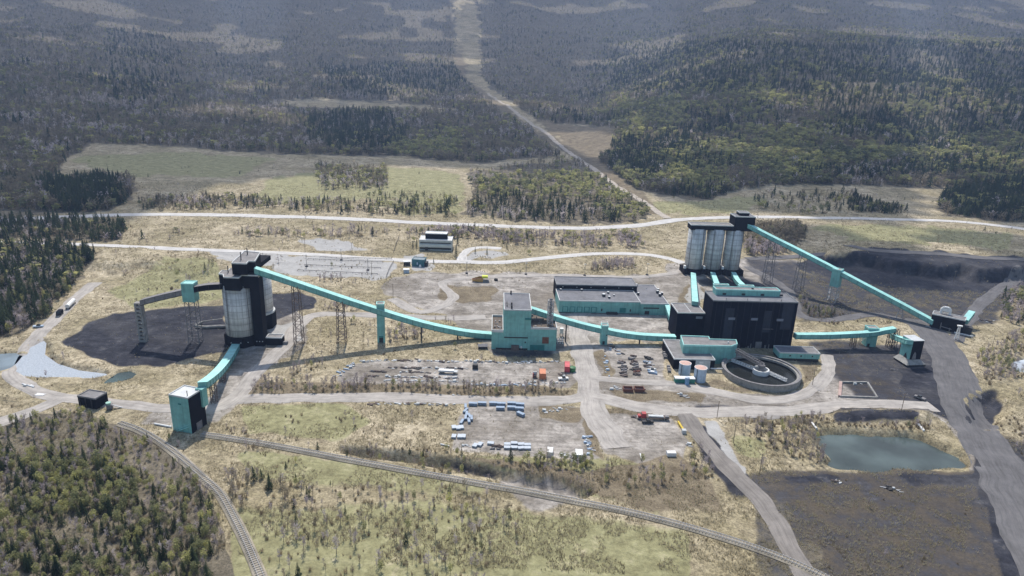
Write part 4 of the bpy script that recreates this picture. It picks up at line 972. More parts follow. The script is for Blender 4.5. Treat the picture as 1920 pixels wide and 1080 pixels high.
for lab, px, s in (('white-topped kiosk left of the gatehouse', (763, 497), 1.2), ('small pale blue booth below the gatehouse', (762, 511), 1.0)):
    w = P(*px); r2 = thing('kiosk', lab, 'kiosk', (w[0], w[1], 0), .2)
    MB().box(-2*s, -1.5*s, -.2, 2*s, 1.5*s, 2.4*s).build('wall', dark if s > 1 else bluew, r2); MB().box(-2.3*s, -1.8*s, 2.4*s, 2.3*s, 1.8*s, 2.8*s).build('roof', white, r2)

# ------------------------------------------------------------------ vehicles and yard objects
def wheel(rt, x, y, r=.55, w=.35):
    t = MB().tube((x, y-w/2, r), (x, y+w/2, r), r, 14).build('wheel', rubber, rt)
    MB().tube((x, y-w/2-.02, r), (x, y+w/2+.02, r), r*.5, 10).build('rim', steel, t)
def cab(rt, x, m_, s=1.0):
    c = MB().add([(x-1.1,-1.2,1),(x+1.2,-1.2,1),(x+1.2,1.2,1),(x-1.1,1.2,1),(x-1.1,-1.15,3.1),(x+.8,-1.1,3.1),(x+.8,1.1,3.1),(x-1.1,1.15,3.1),(x+1.2,-1.2,2.0),(x+1.2,1.2,2.0)],
        [(0,3,2,1),(4,5,6,7),(0,1,8,5,4),(3,7,6,9,2),(1,2,9,8),(8,9,6,5),(0,4,7,3)]).build('cab', m_, rt)
    MB().add([(x+1.17,-1.05,2.1),(x+1.17,1.05,2.1),(x+.86,1.0,3.0),(x+.86,-1.0,3.0)], [(0,1,2,3)]).build('windscreen', glass, c)
    MB().box(x-.2, -1.24, 2.05, x+.7, -1.18, 2.75).build('side_window', glass, c)
    MB().box(x+1.2, -.9, 1.0, x+2.5, .9, 2.0).build('bonnet', m_, rt); MB().box(x+2.5, -1.1, .6, x+2.7, 1.1, 1.1).build('bumper', steel, rt)
# red truck with long bed
w = Pt(1224, 786); rt = thing('truck', 'red-cabbed flatbed truck with a long white load on the lower gravel pad', 'truck', w, math.pi-.02)
MB().box(-7, -.9, .8, 5.2, .9, 1.15).build('chassis', dark, rt); cab(rt, 4.4, red)
MB().box(-7.2, -1.25, 1.2, 2.8, 1.25, 1.45).build('flatbed', rust, rt); MB().box(-4.6, -.8, 1.46, 2.2, .8, 1.95).build('load', offwhite, rt)
MB().box(-7.0, -.8, 1.46, -5.2, .8, 2.0).build('load', greysteel, rt)
for x in (-6.2, -4.9, 2.2, 6.0):
    for y in (-1.05, 1.05): wheel(rt, x, y)
def small_vehicle(lab, px, rz, m_, cat='pickup'):
    w = Pt(*px); rt = thing('pickup_truck', lab, cat, w, rz)
    MB().add([(-2.6,-.95,.5),(2.6,-.95,.5),(2.6,.95,.5),(-2.6,.95,.5),(-2.6,-.95,1.2),(2.5,-.9,1.15),(2.5,.9,1.15),(-2.6,.95,1.2)], [(0,3,2,1),(4,5,6,7),(0,1,5,4),(1,2,6,5),(2,3,7,6),(3,0,4,7)]).build('body', m_, rt)
    MB().add([(-.7,-.9,1.18),(1.3,-.9,1.18),(1.3,.9,1.18),(-.7,.9,1.18),(-.5,-.75,1.9),(.7,-.75,1.9),(.7,.75,1.9),(-.5,.75,1.9)], [(4,5,6,7),(0,1,5,4),(1,2,6,5),(2,3,7,6),(3,0,4,7)]).build('cabin', glass, rt)
    for x in (-1.7, 1.7):
        for y in (-.85, .85): wheel(rt, x, y, .4, .28)
    return rt
small_vehicle('dark pickup parked just below the red flatbed truck', (1214, 793), .1, dark)
small_vehicle('grey pickup parked on the dark yard left of the haul road', (1724, 748), 2.2, greysteel)
small_vehicle('pale blue pickup beside the track at the left forest edge', (72, 614), .3, bluew)
small_vehicle('white pickup at the end of the fourth scrap row near the black annex', (1223, 697), 1.4, white)
small_vehicle('white pickup parked near the right end of the scrap yard', (1056, 712), .2, white)
# tanker trailer and its tractor
w = Pt(126, 582); w2 = Pt(140, 568); rz = math.atan2(w2[1]-w[1], w2[0]-w[0])
rt = thing('tanker_trailer', 'long white tanker trailer parked on the track beside the left forest', 'trailer', (w+w2)/2, rz)
MB().tube((-6, 0, 2.2), (6, 0, 2.2), 1.25, 18).build('tank', white, rt); MB().box(-6, -.5, .8, 6, .5, 1.1).build('chassis', dark, rt)
for x in (-5, -3.8, 4.8):
    for y in (-1, 1): wheel(rt, x, y)
w = Pt(112, 592); rt = thing('tractor_unit', 'black tractor unit parked behind the white tanker trailer', 'truck', w, rz+math.pi)
MB().box(-3.5, -.6, .8, 2, .6, 1.1).build('chassis', dark, rt); cab(rt, .6, black); MB().box(-3.4, -1.2, 1.15, -.9, 1.2, 3.0).build('rear_box', black, rt)
for x in (-2.6, 2.2):
    for y in (-1, 1): wheel(rt, x, y)
# dump truck body
w = Pt(901, 528); rt = thing('dump_truck_body', 'orange haul truck tray with lime tarp lying on the gravel before the workshop', 'truck body', w, .05)
MB().add([(-5.5,-1.8,.9),(1.5,-2,.0),(1.5,2,.0),(-5.5,1.8,.9),(-6.2,-2.1,1.7),(-1,-2.3,3.0),(1.9,-2.3,3.0),(1.9,2.3,3.4),(-1,2.3,3.4),(-6.2,2.1,1.7)],
    [(0,3,2,1),(0,1,6,5,4),(1,2,7,6),(2,3,9,8,7),(3,0,4,9)]).build('tray', mat('amber_paint', (.55, .33, .1), .6), rt)
MB().add([(-5.9,-1.9,1.6),(1.6,-2.1,2.2),(1.6,2.1,2.4),(-5.9,1.9,1.6)], [(0,1,2,3)]).build('tray_lining', mat('rust_dark', (.1,.04,.02), .9), rt)
MB().box(1.0, -1, 2.9, 5.2, 2.2, 4.3).build('tarp', lime, rt); MB().box(1.6, -2, -.1, 6.2, 0, 1.7).build('axle_frame', greysteel, rt)
w = Pt(930, 526); rt = thing('wheel_hub', 'black tyre lying right of the orange haul truck tray', 'tyre', w); MB().ring(0, 0, 0, 1.3, 1.4, .6, 20).build('tyre', rubber, rt); MB().cyl(0, 0, .1, 1.1, .6, 14).build('hub', dark, rt)
# containers
def container(lab, px, rz, L, W_, H_, m_, cat='container', end=None):
    w = Pt(*px); rt = thing('shipping_container', lab, cat, w, rz)
    b = MB().box(-L/2, -W_/2, .1, L/2, W_/2, H_).build('body', m_, rt)
    m = MB(); n = int(L/.6)
    for k in range(n):
        x = -L/2+.3+k*(L-.6)/max(1, n-1)
        for y in (-W_/2, W_/2): m.box(x-.08, y-.05, .2, x+.08, y+.05, H_-.1)
    for x in (-L/2, L/2):
        for y in (-W_/2, W_/2): m.box(x-.1, y-.1, 0, x+.1, y+.1, H_+.04)
    m.build('corrugation', m_, b)
    m = MB(); [m.box(L/2+.0, y, .25, L/2+.06, y+W_*.44, H_-.15) for y in (-W_*.46, .04)]; each(m, 'door', end or m_, rt); return rt
container('orange container standing on the scrap yard', (1017, 707), 1.55, 6.1, 3.1, 3.3, orange)
container('bright pinkish red container at the right end of the scrap yard', (1063, 693), 1.5, 7, 2.5, 3.2, mat('pinkish_red', (.55, .09, .1), .6))
container('small white container with dark open front at the lower edge of the steel yard', (1085, 858), 1.5, 4.5, 2.8, 2.6, white, end=dark)
container('small white box container left of the debris at the lower yard edge', (1031, 851), 1.45, 4, 2.2, 2.0, white)
container('lone white box container on the lower right gravel pad', (1258, 854), 0.05, 3.6, 2.0, 1.7, white)
container('little black container at the middle of the scrap yard', (891, 691), 0, 2.6, 2.2, 2.4, dark)
w = Pt(1073, 696); rt = thing('round_tank', 'green round tank beside the red container', 'tank', w); MB().cyl(0, 0, 0, 2.3, 1.7, 18).build('shell', green, rt); MB().cyl(0, 0, 2.3, 2.7, 1.75, 18, .4).build('lid', green, rt)
w = Pt(1003, 708); rt = thing('cable_reel', 'red and white frame left of the orange container', 'machine', w); MB().box(-.8, -.8, 0, .8, .8, 1.6).build('body', rust, rt); MB().box(-1, .4, 1.6, 1, .8, 3).build('panel', offwhite, rt); MB().box(-1.2, -.4, 0, -.8, .4, 2.4).build('frame', red, rt)
w = Pt(840, 700); rt = thing('flat_trailer', 'long white flat trailer in the middle of the scrap yard', 'trailer', w, -.02)
MB().box(-4.8, -1.2, 1.1, 4.8, 1.2, 1.5).build('deck', offwhite, rt); MB().box(-4.6, -1.1, 1.5, 3, 1.1, 2.0).build('load', white, rt); [wheel(rt, x, y, .5) for x in (-3.6, -2.4, 3.2) for y in (-1, 1)]
w = Pt(1277, 806); rt = thing('yellow_boom', 'yellow loader boom lying on the edge of the lower right gravel pad', 'boom', w, 0)
a = Pt(1271, 793)-w; b = Pt(1282, 812)-w; MB().beam((a[0], a[1], .8), (b[0], b[1], 1.0), .7, .6).build('boom', yellow, rt); MB().box(b[0]-.9, b[1]-.9, 0, b[0]+.9, b[1]+.9, 1.7).build('base', offwhite, rt)
for i, px in enumerate(((1177, 733), (1198, 733))):
    w = Pt(*px); rt = thing('steel_frame_bin', ('rusty open frame bin in the bushes, left of its twin', 'rusty open frame bin in the bushes, right of its twin')[i], 'bin', w)
    m = MB(); m.box(-2.4, -1.8, 0, 2.4, -1.5, 1.8); m.box(-2.4, 1.5, 0, 2.4, 1.8, 1.8); m.box(-2.4, -1.5, 0, -2.1, 1.5, 1.8); m.box(2.1, -1.5, 0, 2.4, 1.5, 1.8); m.build('frame', mat('rust_red', (.17, .075, .055), .9), rt)
    MB().box(-2.1, -1.5, .0, 2.1, 1.5, .5).build('scrap_fill', offwhite, rt)
# steel sheeting bundles
def bundle(m_=bluesteel, L=6, W_=2.2, H_=1.3, nl=3):
    rt = thing('sheeting_bundle', '-', 'steel bundle'); m = MB(); b = MB()
    for k in range(nl):
        z = .25+k*(H_/nl); m.box(-L/2, -W_/2+.06*k, z, L/2, W_/2-.06*k, z+H_/nl-.14)
        for x in (-L*.35, 0, L*.35): b.box(x-.12, -W_/2-.05, z-.14, x+.12, W_/2+.05, z)
    m.build('sheets', m_, rt); b.build('bearers', wood, rt); return rt
protoA = bundle(bluesteel, 3.9, 1.9, 1.3, 3); protoB = bundle(bluesteel, 3.8, 1.2, 1.0, 2); protoC = bundle(mat('white_sheeting', (.40, .45, .50), .45, .15, .9), 2.7, 2.0, .8, 2)
used = set()
def put(proto, px, rz, lab, grp, sc=1.0):
    w = Pt(*px)
    if proto.name not in used:
        used.add(proto.name); proto.location = tuple(w); proto.rotation_euler = (0, 0, rz); proto['label'] = lab; proto['group'] = grp; return proto
    return dup(proto, w, rz, lab, grp, sc)
for q in Q('887,760 904,759 925,759 940,760 938,768 959,759 959,767 975,761 974,769'): put(protoA, q, rng.normal(0, .04), 'long grey-blue sheeting bundle in the back row of the steel yard', 'sheeting bundles in the back row of the steel yard')
put(protoA, (976, 779), -.7, 'slanted grey-blue sheeting bundle at the right end of the back row', 'sheeting bundles in the back row of the steel yard')
for q in Q('873,764 873,772 875,778 873,785 880,782 884,786 879,791 866,793'): put(protoB, q, 1.4+rng.normal(0, .35), 'tumbled blue sheeting bundle in the leaning heap at the left side of the steel yard', 'tumbled bundles at the left side of the steel yard')
for q in Q('851,803 859,804 865,803'): put(protoC, q, 1.9+rng.normal(0, .2), 'pale sheeting bundle in the slanted row of three below the tumbled heap', 'pale bundles in the left column')
for q in Q('851,820 862,820 869,820'): put(protoC, q, 1.57+rng.normal(0, .04), 'pale blue sheeting bundle in the square row of three left of the steel yard', 'pale bundles in the left column')
for q in Q('891,837 900,835 920,833 951,835 964,833 977,835 989,836 951,841 964,841 977,842 989,842'): put(protoC, q, (1.2 if q[0] < 910 else .05)+rng.normal(0, .1), 'white sheeting bundle in the front row along the lower edge of the steel yard', 'white bundles in the front row of the steel yard')
# scrap
def scrap_mesh(name, m_, seed, s=1.0):
    r = np.random.default_rng(seed); m = MB()
    for k in range(3):
        x, y = r.normal(0, .5*s, 2); a, b, c = r.uniform(.35, 1.1, 3)*s
        m.beam((x-a, y, .0+c*.3), (x+a, y+r.normal(0, .4), c*.3+r.uniform(0, .5)), b*.8, c*.6)
    m.tube((-s, -.2, .3), (s*1.1, .4, .6), .16*s, 6)
    o = m.build(name, m_); return o
def pipes_mesh(m_, n=5, L=3):
    m = MB()
    for k in range(n): m.tube((-L/2, (k % 3)*.5-.5, .25+.42*(k//3)), (L/2, (k % 3)*.5-.5, .25+.42*(k//3)), .22, 8)
    return m.build('pipe_bundle', m_)
def pallet_mesh(m_):
    m = MB(); [m.box(-.9, -.7+k*.35, .15, .9, -.5+k*.35, .22) for k in range(5)]; [m.box(-.9, y, 0, .9, y+.15, .15) for y in (-.7, 0, .6)]; m.box(-.8, -.6, .22, .7, .6, 1.1); return m.build('loaded_pallet', m_)
SC = dict(pale=[scrap_mesh('scrap_heap', offwhite, 1), scrap_mesh('scrap_heap', white, 2, .9), pallet_mesh(offwhite), scrap_mesh('scrap_heap', steel, 3)],
          dark=[scrap_mesh('scrap_heap', dark, 4), scrap_mesh('scrap_heap', rust, 5, 1.1), pipes_mesh(rust), scrap_mesh('scrap_heap', greysteel, 6)],
          blue=[scrap_mesh('scrap_heap', bluesteel, 7, 1.2), pallet_mesh(bluew)],
          red=[scrap_mesh('scrap_heap', mat('rust_red', (.17, .075, .055), .9), 8), scrap_mesh('scrap_heap', rust, 9), scrap_mesh('scrap_heap', greysteel, 10)])
first = set()
def scatter(line, n, kinds, lab, grp, jit=(1.5, 1.0), sc=(.42, .9)):
    p = np.array(Q(line)); L = np.concatenate([[0], np.cumsum(np.hypot(*np.diff(p, axis=0).T))])
    for k in range(n):
        s = (k+rng.random()*.8)/n*L[-1]; x = np.interp(s, L, p[:, 0])+rng.normal(0, jit[0]); y = np.interp(s, L, p[:, 1])+rng.normal(0, jit[1])
        pool = SC[kinds[rng.integers(len(kinds))]]; src = pool[rng.integers(len(pool))]; w = Pt(x, y); q = rng.uniform(*sc)
        if src.name in first: o = src.copy(); col.objects.link(o)
        else: o = src; first.add(src.name)
        o.location = (w[0], w[1], w[2]-.03); o.rotation_euler = (0, 0, rng.uniform(-.5, .5)+(math.pi if rng.random() < .5 else 0)); o.scale = (q*1.15, q, q)
        kind = o.name.split('.')[0].replace('_', ' ')
        tag(o, f'{kind} {lab}', 'scrap', grp)
scatter('672,678 760,676 860,678 960,680 1050,679', 90, ['pale', 'pale', 'pale', 'dark'], 'in the long back row of the scrap yard', 'scrap along the back of the yard')
scatter('630,708 640,698 655,688 668,679', 16, ['blue', 'pale'], 'in the slanting row at the left end of the scrap yard', 'scrap at the left end of the yard', (2.5, 1.5))
scatter('726,689 800,690 880,691', 32, ['pale', 'pale', 'dark'], 'in the second row of the scrap yard', 'scrap in the second row')
scatter('695,697 725,697', 8, ['dark'], 'dark, at the left of the third scrap row', 'scrap in the third row', (.8, .4)); scatter('750,698 818,699', 13, ['pale', 'dark'], 'pale, in the middle of the third scrap row', 'scrap in the third row')
scatter('690,705 712,705', 6, ['dark'], 'dark, at the left of the fourth scrap row', 'scrap in the fourth row', (.8, .4)); scatter('720,706 860,709', 26, ['dark', 'pale', 'pale'], 'in the fourth row of the scrap yard', 'scrap in the fourth row', (1.5, .5))
scatter('717,714 818,715 886,716', 32, ['pale'], 'in the fifth row of the scrap yard', 'scrap in the fifth row', (1.2, .5))
scatter('880,722 940,723 1006,724', 22, ['pale', 'blue'], 'along the front edge of the scrap yard', 'scrap along the front edge'); scatter('970,719 1060,718', 12, ['pale'], 'beside the hedge at the right front of the scrap yard', 'scrap at the right front', (2, 1.5)); scatter('1050,700 1062,706 1058,716', 8, ['pale', 'dark'], 'below the red container', 'scrap below the red container', (2, 1.5))
scatter('1140,650 1152,658 1160,664', 14, ['pale', 'dark', 'blue'], 'in the junk pile below the short teal transfer tower', 'junk pile below the transfer tower', (5, 3))
scatter('1134,668 1137,690 1142,704', 10, ['pale', 'blue'], 'in the leftmost rank beside the black annex yard', 'first scrap rank', (2.5, 1.5)); scatter('1165,678 1168,690 1172,706', 12, ['red', 'dark'], 'in the second rank beside the black annex yard', 'second scrap rank', (1.5, 1.5), (.8, 1.4))
scatter('1186,668 1190,685 1193,706', 13, ['red', 'dark'], 'in the third rank beside the black annex yard', 'third scrap rank', (1.5, 1.5), (.8, 1.4)); scatter('1212,672 1218,688 1226,702', 13, ['dark', 'pale', 'blue'], 'in the fourth rank beside the black annex yard', 'fourth scrap rank', (2, 1.5), (.8, 1.4))
scatter('1142,729 1165,727', 7, ['pale'], 'in the bushes left of the frame bins', 'scrap in the bushes', (3, 2)); scatter('1186,731 1210,734', 6, ['pale', 'red'], 'between the frame bins', 'scrap round the bins', (2, 2)); scatter('1268,738 1292,744', 7, ['pale', 'dark'], 'on the verge below the tanks', 'scrap below the tanks', (3, 1.5))
scatter('690,759 740,757 850,759', 24, ['dark', 'pale'], 'along the grass edge below the narrow grey road', 'scrap along the narrow road', (2, 1)); scatter('922,838 947,838', 9, ['dark'], 'among the front row of white bundles', 'dark scrap in the front row', (2, 2))
scatter('866,835 880,835', 3, ['pale'], 'at the left end of the front bundle row', 'pale scrap in the front row', (1, .5)); scatter('1018,773 1043,768 1068,770', 9, ['pale'], 'on the bare ground right of the steel bundles', 'debris in the upper steel yard', (3, 1.5))
scatter('1098,818 1104,830 1106,846', 14, ['pale', 'blue'], 'in the debris line at the right of the steel yard', 'debris line', (3, 3)); scatter('1050,852 1068,858 1080,866', 9, ['pale'], 'beside the small open container', 'debris beside the container', (3, 2))
scatter('1188,783 1192,780', 2, ['red'], 'at the front of the red truck', 'scrap near the red truck', (1, 1)); scatter('1288,832 1296,835', 3, ['pale'], 'at the right of the lower gravel pad', 'debris on the lower pad', (2, 1)); scatter('1560,900 1580,908', 4, ['dark', 'pale'], 'on the dark ground below the pond', 'debris below the pond', (4, 2)); scatter('1655,915 1690,918', 5, ['pale', 'dark'], 'at the lower right below the pond bank', 'debris at the lower right', (4, 2))
scatter('1845,600 1862,604', 7, ['pale', 'dark'], 'right of the teal stub conveyor', 'debris by the stub conveyor', (4, 2)); scatter('1596,718 1625,722', 2, ['pale'], 'on the dark yard beside the haul road', 'debris on the dark yard', (2, 1)); scatter('45,722 62,725', 4, ['pale'], 'beside the track junction at far left', 'debris at the left junction', (1, 1)); scatter('1670,693 1690,698', 2, ['red'], 'red, before the right loadout bin', 'red scrap before the bin', (1, 1))
scatter('380,758 392,752', 3, ['pale'], 'beside the left loadout tower', 'debris by the left tower', (1, 1)); scatter('1300,572 1320,548', 6, ['pale'], 'between the workshop and the feeder conveyors', 'debris behind the plant', (8, 6)); scatter('850,740 870,742', 2, ['pale'], 'on the verge of the narrow road', 'debris on the verge', (1, 1))
w = Pt(75, 741); rt = thing('white_sheet', 'flat white sheet lying beside the left track', 'sheet', w); MB().add([(-2,-.8,.1),(1.8,-1,.2),(2.2,.8,.15),(-1.6,1,.3),(-2,-.8,.3),(1.8,-1,.5),(2.2,.8,.4),(-1.6,1,.6)], [(0,3,2,1),(4,5,6,7),(0,1,5,4),(1,2,6,5),(2,3,7,6),(3,0,4,7)]).build('sheet', white, rt)
for lab, a, b, r_ in (('pale pipe lying in the grass at far left', (42, 721), (64, 727), .35), ('white pipe on the edge of the steel yard', (826, 834), (842, 838), .3), ('white plastic pipe running down the bank into the right pond', (1722, 797), (1730, 818), .5), ('pale pipe beside the foot of the left loadout tower', (290, 796), (322, 802), .4), ('pale plank on the lower gravel pad', (1200, 852), (1203, 864), .25), ('white board on the slope above the right thicket', (1522, 795), (1530, 810), .45)):
    a = Pt(*a); b = Pt(*b); rt = thing('pipe', lab, 'pipe', a); MB().tube((0, 0, .4), tuple(b-a+np.array([0, 0, .4])), r_, 8).build('pipe_run', white, rt)
# settling basin kerb
w = Pt(1608, 732); rt = thing('basin_kerb', 'rectangular concrete basin kerb with a pinkish left side on the dark yard', 'basin', w, 0)
c4 = [Pt(*q)-w for q in ((1574, 744), (1645, 746), (1626, 718), (1576, 718))]; m = MB()
for k in range(3): 
    a, b = [(0, 1), (1, 2), (2, 3)][k]; m.beam((c4[a][0], c4[a][1], .3), (c4[b][0], c4[b][1], .3), .8, .9)
m.build('kerb', conc2, rt); MB().beam((c4[3][0], c4[3][1], .3), (c4[0][0], c4[0][1], .3), 1.4, .95).build('kerb', mat('pink_concrete', (.42, .3, .26), .9), rt)
# fences, rails, poles
def fence(lab, pts, h=1.8, m_=dark, gap=4):
    c = curve([Pt(*q)[:2] for q in Q(pts)], gap); z = T(c[:, 0], c[:, 1]); rt = thing('fence', lab, 'fence', (*c[0], z[0])); o_ = np.array([*c[0], z[0]])
    m = MB(); [m.beam((*(q-c[0]), zz-z[0]-.2), (*(q-c[0]), zz-z[0]+h), .12) for q, zz in zip(c, z)]; each(m, 'post', m_, rt); m = MB()
    for i in range(len(c)-1):
        for f in (.35, .65, .98): m.beam((*(c[i]-c[0]), z[i]-z[0]+h*f), (*(c[i+1]-c[0]), z[i+1]-z[0]+h*f), .09)
    m.build('wire', m_, rt)
fence('dark fence between the dry lawn and the scrub left of the office', '738,475 742,462 748,446'); fence('dark fence at the right end of the car park', '724,522 730,506 738,492'); fence('dark fence behind the office parking bay', '884,461 930,462'); fence('weathered timber fence at the far left edge', '-10,748 32,752', 1.4, wood)
for k, (a, b) in enumerate((((600, 483), (735, 487)), ((577, 487), (718, 493)), ((571, 498), (714, 504)), ((558, 508), (708, 515)))):
    lab = ('farthest', 'second farthest', 'second nearest', 'nearest')[k]; p = Pt(*a); q = Pt(*b); rt = thing('parking_rail', f'low dark plug-in rail across the pale car park, {lab} of the four', 'rail', p)
    m = MB(); m.beam((0, 0, .9), (*(q-p)[:2], q[2]-p[2]+.9), .3, .25); m.build('rail', dark, rt); m = MB()
    for t in np.linspace(0, 1, 14): e = (q-p)*t; m.beam((e[0], e[1], e[2]-.1), (e[0], e[1], e[2]+.9), .2)
    each(m, 'post', dark, rt)
def pole_proto(name, h=10, arm=True, m_=dark):
    rt = thing(name, '-', 'pole'); MB().tube((0, 0, -.5), (0, 0, h), .16, 7).build('pole', m_, rt)
    if arm:
        MB().beam((-1.2, 0, h-.6), (1.2, 0, h-.6), .14).build('crossarm', m_, rt); m = MB(); [m.cyl(x, 0, h-.5, h-.2, .09, 6) for x in (-1.1, 0, 1.1)]; each(m, 'insulator', offwhite, rt)
    return rt
up_ = pole_proto('utility_pole', 10, True, wood); lp_ = pole_proto('lamp_post', 9, False, greysteel)
MB().box(-.9, -.3, 8.9, .9, .3, 9.2).build('lamp_head', offwhite, lp_); MB().box(-.9, -.9, -.2, .9, .9, .9).build('base_block', dark, lp_)
for q in Q('130,455 480,468 572,470 660,476 960,420 1170,418 1420,405 1700,408 1868,418'): put(up_, q, rng.uniform(-.2, .2), 'thin wooden utility pole beside a main road at the back of the site', 'roadside utility poles', .95)
for q, lab in (((1523, 722), 'wooden utility pole on the verge right of the thickener'), ((1859, 655), 'wooden utility pole above the sandy slope at far right'), ((1344, 785), 'utility pole at the head of the pale concrete slab'), ((1375, 830), 'utility pole beside the lower end of the pale slab'), ((1424, 888), 'leaning utility pole at the corner of the pond thicket'), ((1690, 770), 'utility pole above the right pond'), ((737, 556), 'utility pole at the left end of the sandy yard'), ((1626, 580), 'utility pole under the long right conveyor'), ((1790, 520), 'utility pole on the coal bank'), ((697, 515), 'utility pole at the near edge of the car park')): put(up_, q, rng.uniform(-.3, .3), lab, 'utility poles round the plant', .9)
for q in Q('875,513 986,515 1096,517 1213,516'): put(lp_, q, 0, 'grey lamp post on a dark block along the back of the sandy yard', 'yard lamp posts')
for q in Q('575,500 690,507 640,488'): put(lp_, q, 0, 'grey lamp post standing in the pale car park', 'car park lamp posts')

# ------------------------------------------------------------------ vegetation
def veg_mat(name, stops, trans=.0):
    m = bpy.data.materials.new(name); m.use_nodes = True; nt = m.node_tree; b = nt.nodes['Principled BSDF']; b.inputs['Roughness'].default_value = .85; b.inputs['Specular IOR Level'].default_value = .1
    at = N(nt, 'ShaderNodeAttribute', _attribute_name='tone'); oi = nt.nodes.new('ShaderNodeObjectInfo')
    a = N(nt, 'ShaderNodeMath', _operation='ADD'); nt.links.new(at.outputs['Fac'], a.inputs[0]); nt.links.new(oi.outputs['Random'], a.inputs[1])
    f = N(nt, 'ShaderNodeMath', _operation='FRACT'); nt.links.new(a.outputs[0], f.inputs[0])
    c = ramp(nt, f.outputs[0], stops); nt.links.new(c, b.inputs['Base Color'])
    if trans:
        out = nt.nodes['Material Output']; t = nt.nodes.new('ShaderNodeBsdfTranslucent'); nt.links.new(c, t.inputs[0]); mx = nt.nodes.new('ShaderNodeMixShader'); mx.inputs[0].default_value = trans
        nt.links.new(b.outputs[0], mx.inputs[1]); nt.links.new(t.outputs[0], mx.inputs[2]); nt.links.new(mx.outputs[0], out.inputs[0])
    return m
VM = dict(conifer=veg_mat('spruce_needles', [(0, (.034, .052, .032)), (.5, (.058, .080, .042)), (1, (.10, .12, .06))], .35),
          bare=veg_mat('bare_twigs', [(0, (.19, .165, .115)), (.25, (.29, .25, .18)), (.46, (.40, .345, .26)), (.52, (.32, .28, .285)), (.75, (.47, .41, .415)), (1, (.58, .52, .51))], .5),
          leaf=veg_mat('spring_leaves', [(0, (.19, .20, .11)), (.5, (.31, .31, .15)), (.9, (.41, .40, .175)), (1, (.50, .48, .19))], .5),
          shrub=veg_mat('dry_scrub', [(0, (.17, .135, .09)), (.5, (.27, .22, .15)), (1, (.40, .33, .22))], .45))
trunkm = mat('bark', (.13, .11, .095), .9, .3, 1.0)
def tri_conifer(nw, per, seed):
    r = np.random.default_rng(seed); t = []
    for k in range(nw):
        z = .10+.86*k/nw; rad = (.20*(1-z)**.85+.012); a0 = r.random()*6.28
        for j in range(per):
            a = a0+6.283*(j+r.random()*.5)/per; da = 3.3/per*r.uniform(.6, 1.1); q = rad*r.uniform(.7, 1.2); zz = z-.035*r.random()
            top = z+.95/nw*r.uniform(1.2, 1.9)
            t.append([(0, 0, top), (q*math.cos(a-da/2), q*math.sin(a-da/2), zz), (q*math.cos(a+da/2), q*math.sin(a+da/2), zz+.01)])
    return np.array(t)
def tri_bare(nb, nf, seed, wide=.17, w=.016):
    r = np.random.default_rng(seed); t = []
    t.append([(-.012, 0, 0), (.012, 0, 0), (0, 0, .95)]); t.append([(0, -.012, 0), (0, .012, 0), (0, 0, .95)])
    for k in range(nb):
        h = r.uniform(.22, .82); a = r.random()*6.28; L = r.uniform(.14, .34)*(1.15-h*.6); up = r.uniform(.7, 1.6); d = np.array([math.cos(a), math.sin(a), up]); d /= np.linalg.norm(d)
        p = np.array([0, 0, h]); s = np.array([-d[1], d[0], 0.])*w; q = p+d*L; t.append([p-s, p+s, q])
        for _ in range(nf):
            f = r.uniform(.35, 1); b = p+d*L*f; e = r.normal(0, 1, 3); e[2] = abs(e[2])+.6; e /= np.linalg.norm(e); l2 = r.uniform(.06, .16); s2 = np.cross(e, r.normal(0, 1, 3)); s2 *= w*.8/np.linalg.norm(s2)
            t.append([b-s2, b+s2, b+e*l2])
    return np.array(t)
def tri_leaf(n, seed, rx=.2, rz=.36, zc=.6, s=.07):
    r = np.random.default_rng(seed); t = [[(-.012, 0, 0), (.012, 0, 0), (0, 0, .9)]]
    for k in range(n):
        v = r.normal(0, 1, 3); v /= np.linalg.norm(v); q = r.random()**.4; lump = 1+.25*math.sin(3*math.atan2(v[1], v[0])+seed)*math.cos(4*v[2])
        c = np.array([v[0]*rx*q*lump, v[1]*rx*q*lump, zc+v[2]*rz*q]); e = r.normal(0, 1, 3); e /= np.linalg.norm(e); f = np.cross(e, r.normal(0, 1, 3)); f /= np.linalg.norm(f); ss = s*r.uniform(.6, 1.3)
        t.append([c-e*ss*.5-f*ss*.4, c+e*ss*.5-f*ss*.4, c+f*ss*.6])
    return np.array(t)
def tri_shrub(n, seed):
    r = np.random.default_rng(seed); t = []
    for k in range(n):
        a = r.random()*6.28; q = r.random()**.5*.28; b = np.array([q*math.cos(a), q*math.sin(a), 0]); e = np.array([math.cos(a)*.35*r.random(), math.sin(a)*.35*r.random(), 1.]); L = r.uniform(.5, 1.0); s = np.array([-math.sin(a), math.cos(a), 0])*.03
        t.append([b-s, b+s, b+e*L])
        m_ = b+e*L*.6; o = r.normal(0, .12, 3); o[2] = abs(o[2])+.15; t.append([m_-s*.7, m_+s*.7, m_+o])
    return np.array(t)
NEAR = dict(conifer=[tri_conifer(9, 7, s) for s in range(4)], bare=[tri_bare(26, 4, s) for s in range(4)], leaf=[tri_leaf(170, s) for s in range(4)], shrub=[tri_shrub(42, s) for s in range(4)])
FAR = dict(conifer=[tri_conifer(5, 5, s+20) for s in range(4)], bare=[tri_bare(13, 1, s+20, w=.035) for s in range(4)], leaf=[tri_leaf(34, s+20, s=.15) for s in range(4)], shrub=[tri_shrub(16, s+20) for s in range(4)])
X_, Y_, Z_, H_, K_, S_ = [], [], [], [], [], []
KINDS = ['conifer', 'bare', 'leaf', 'shrub']
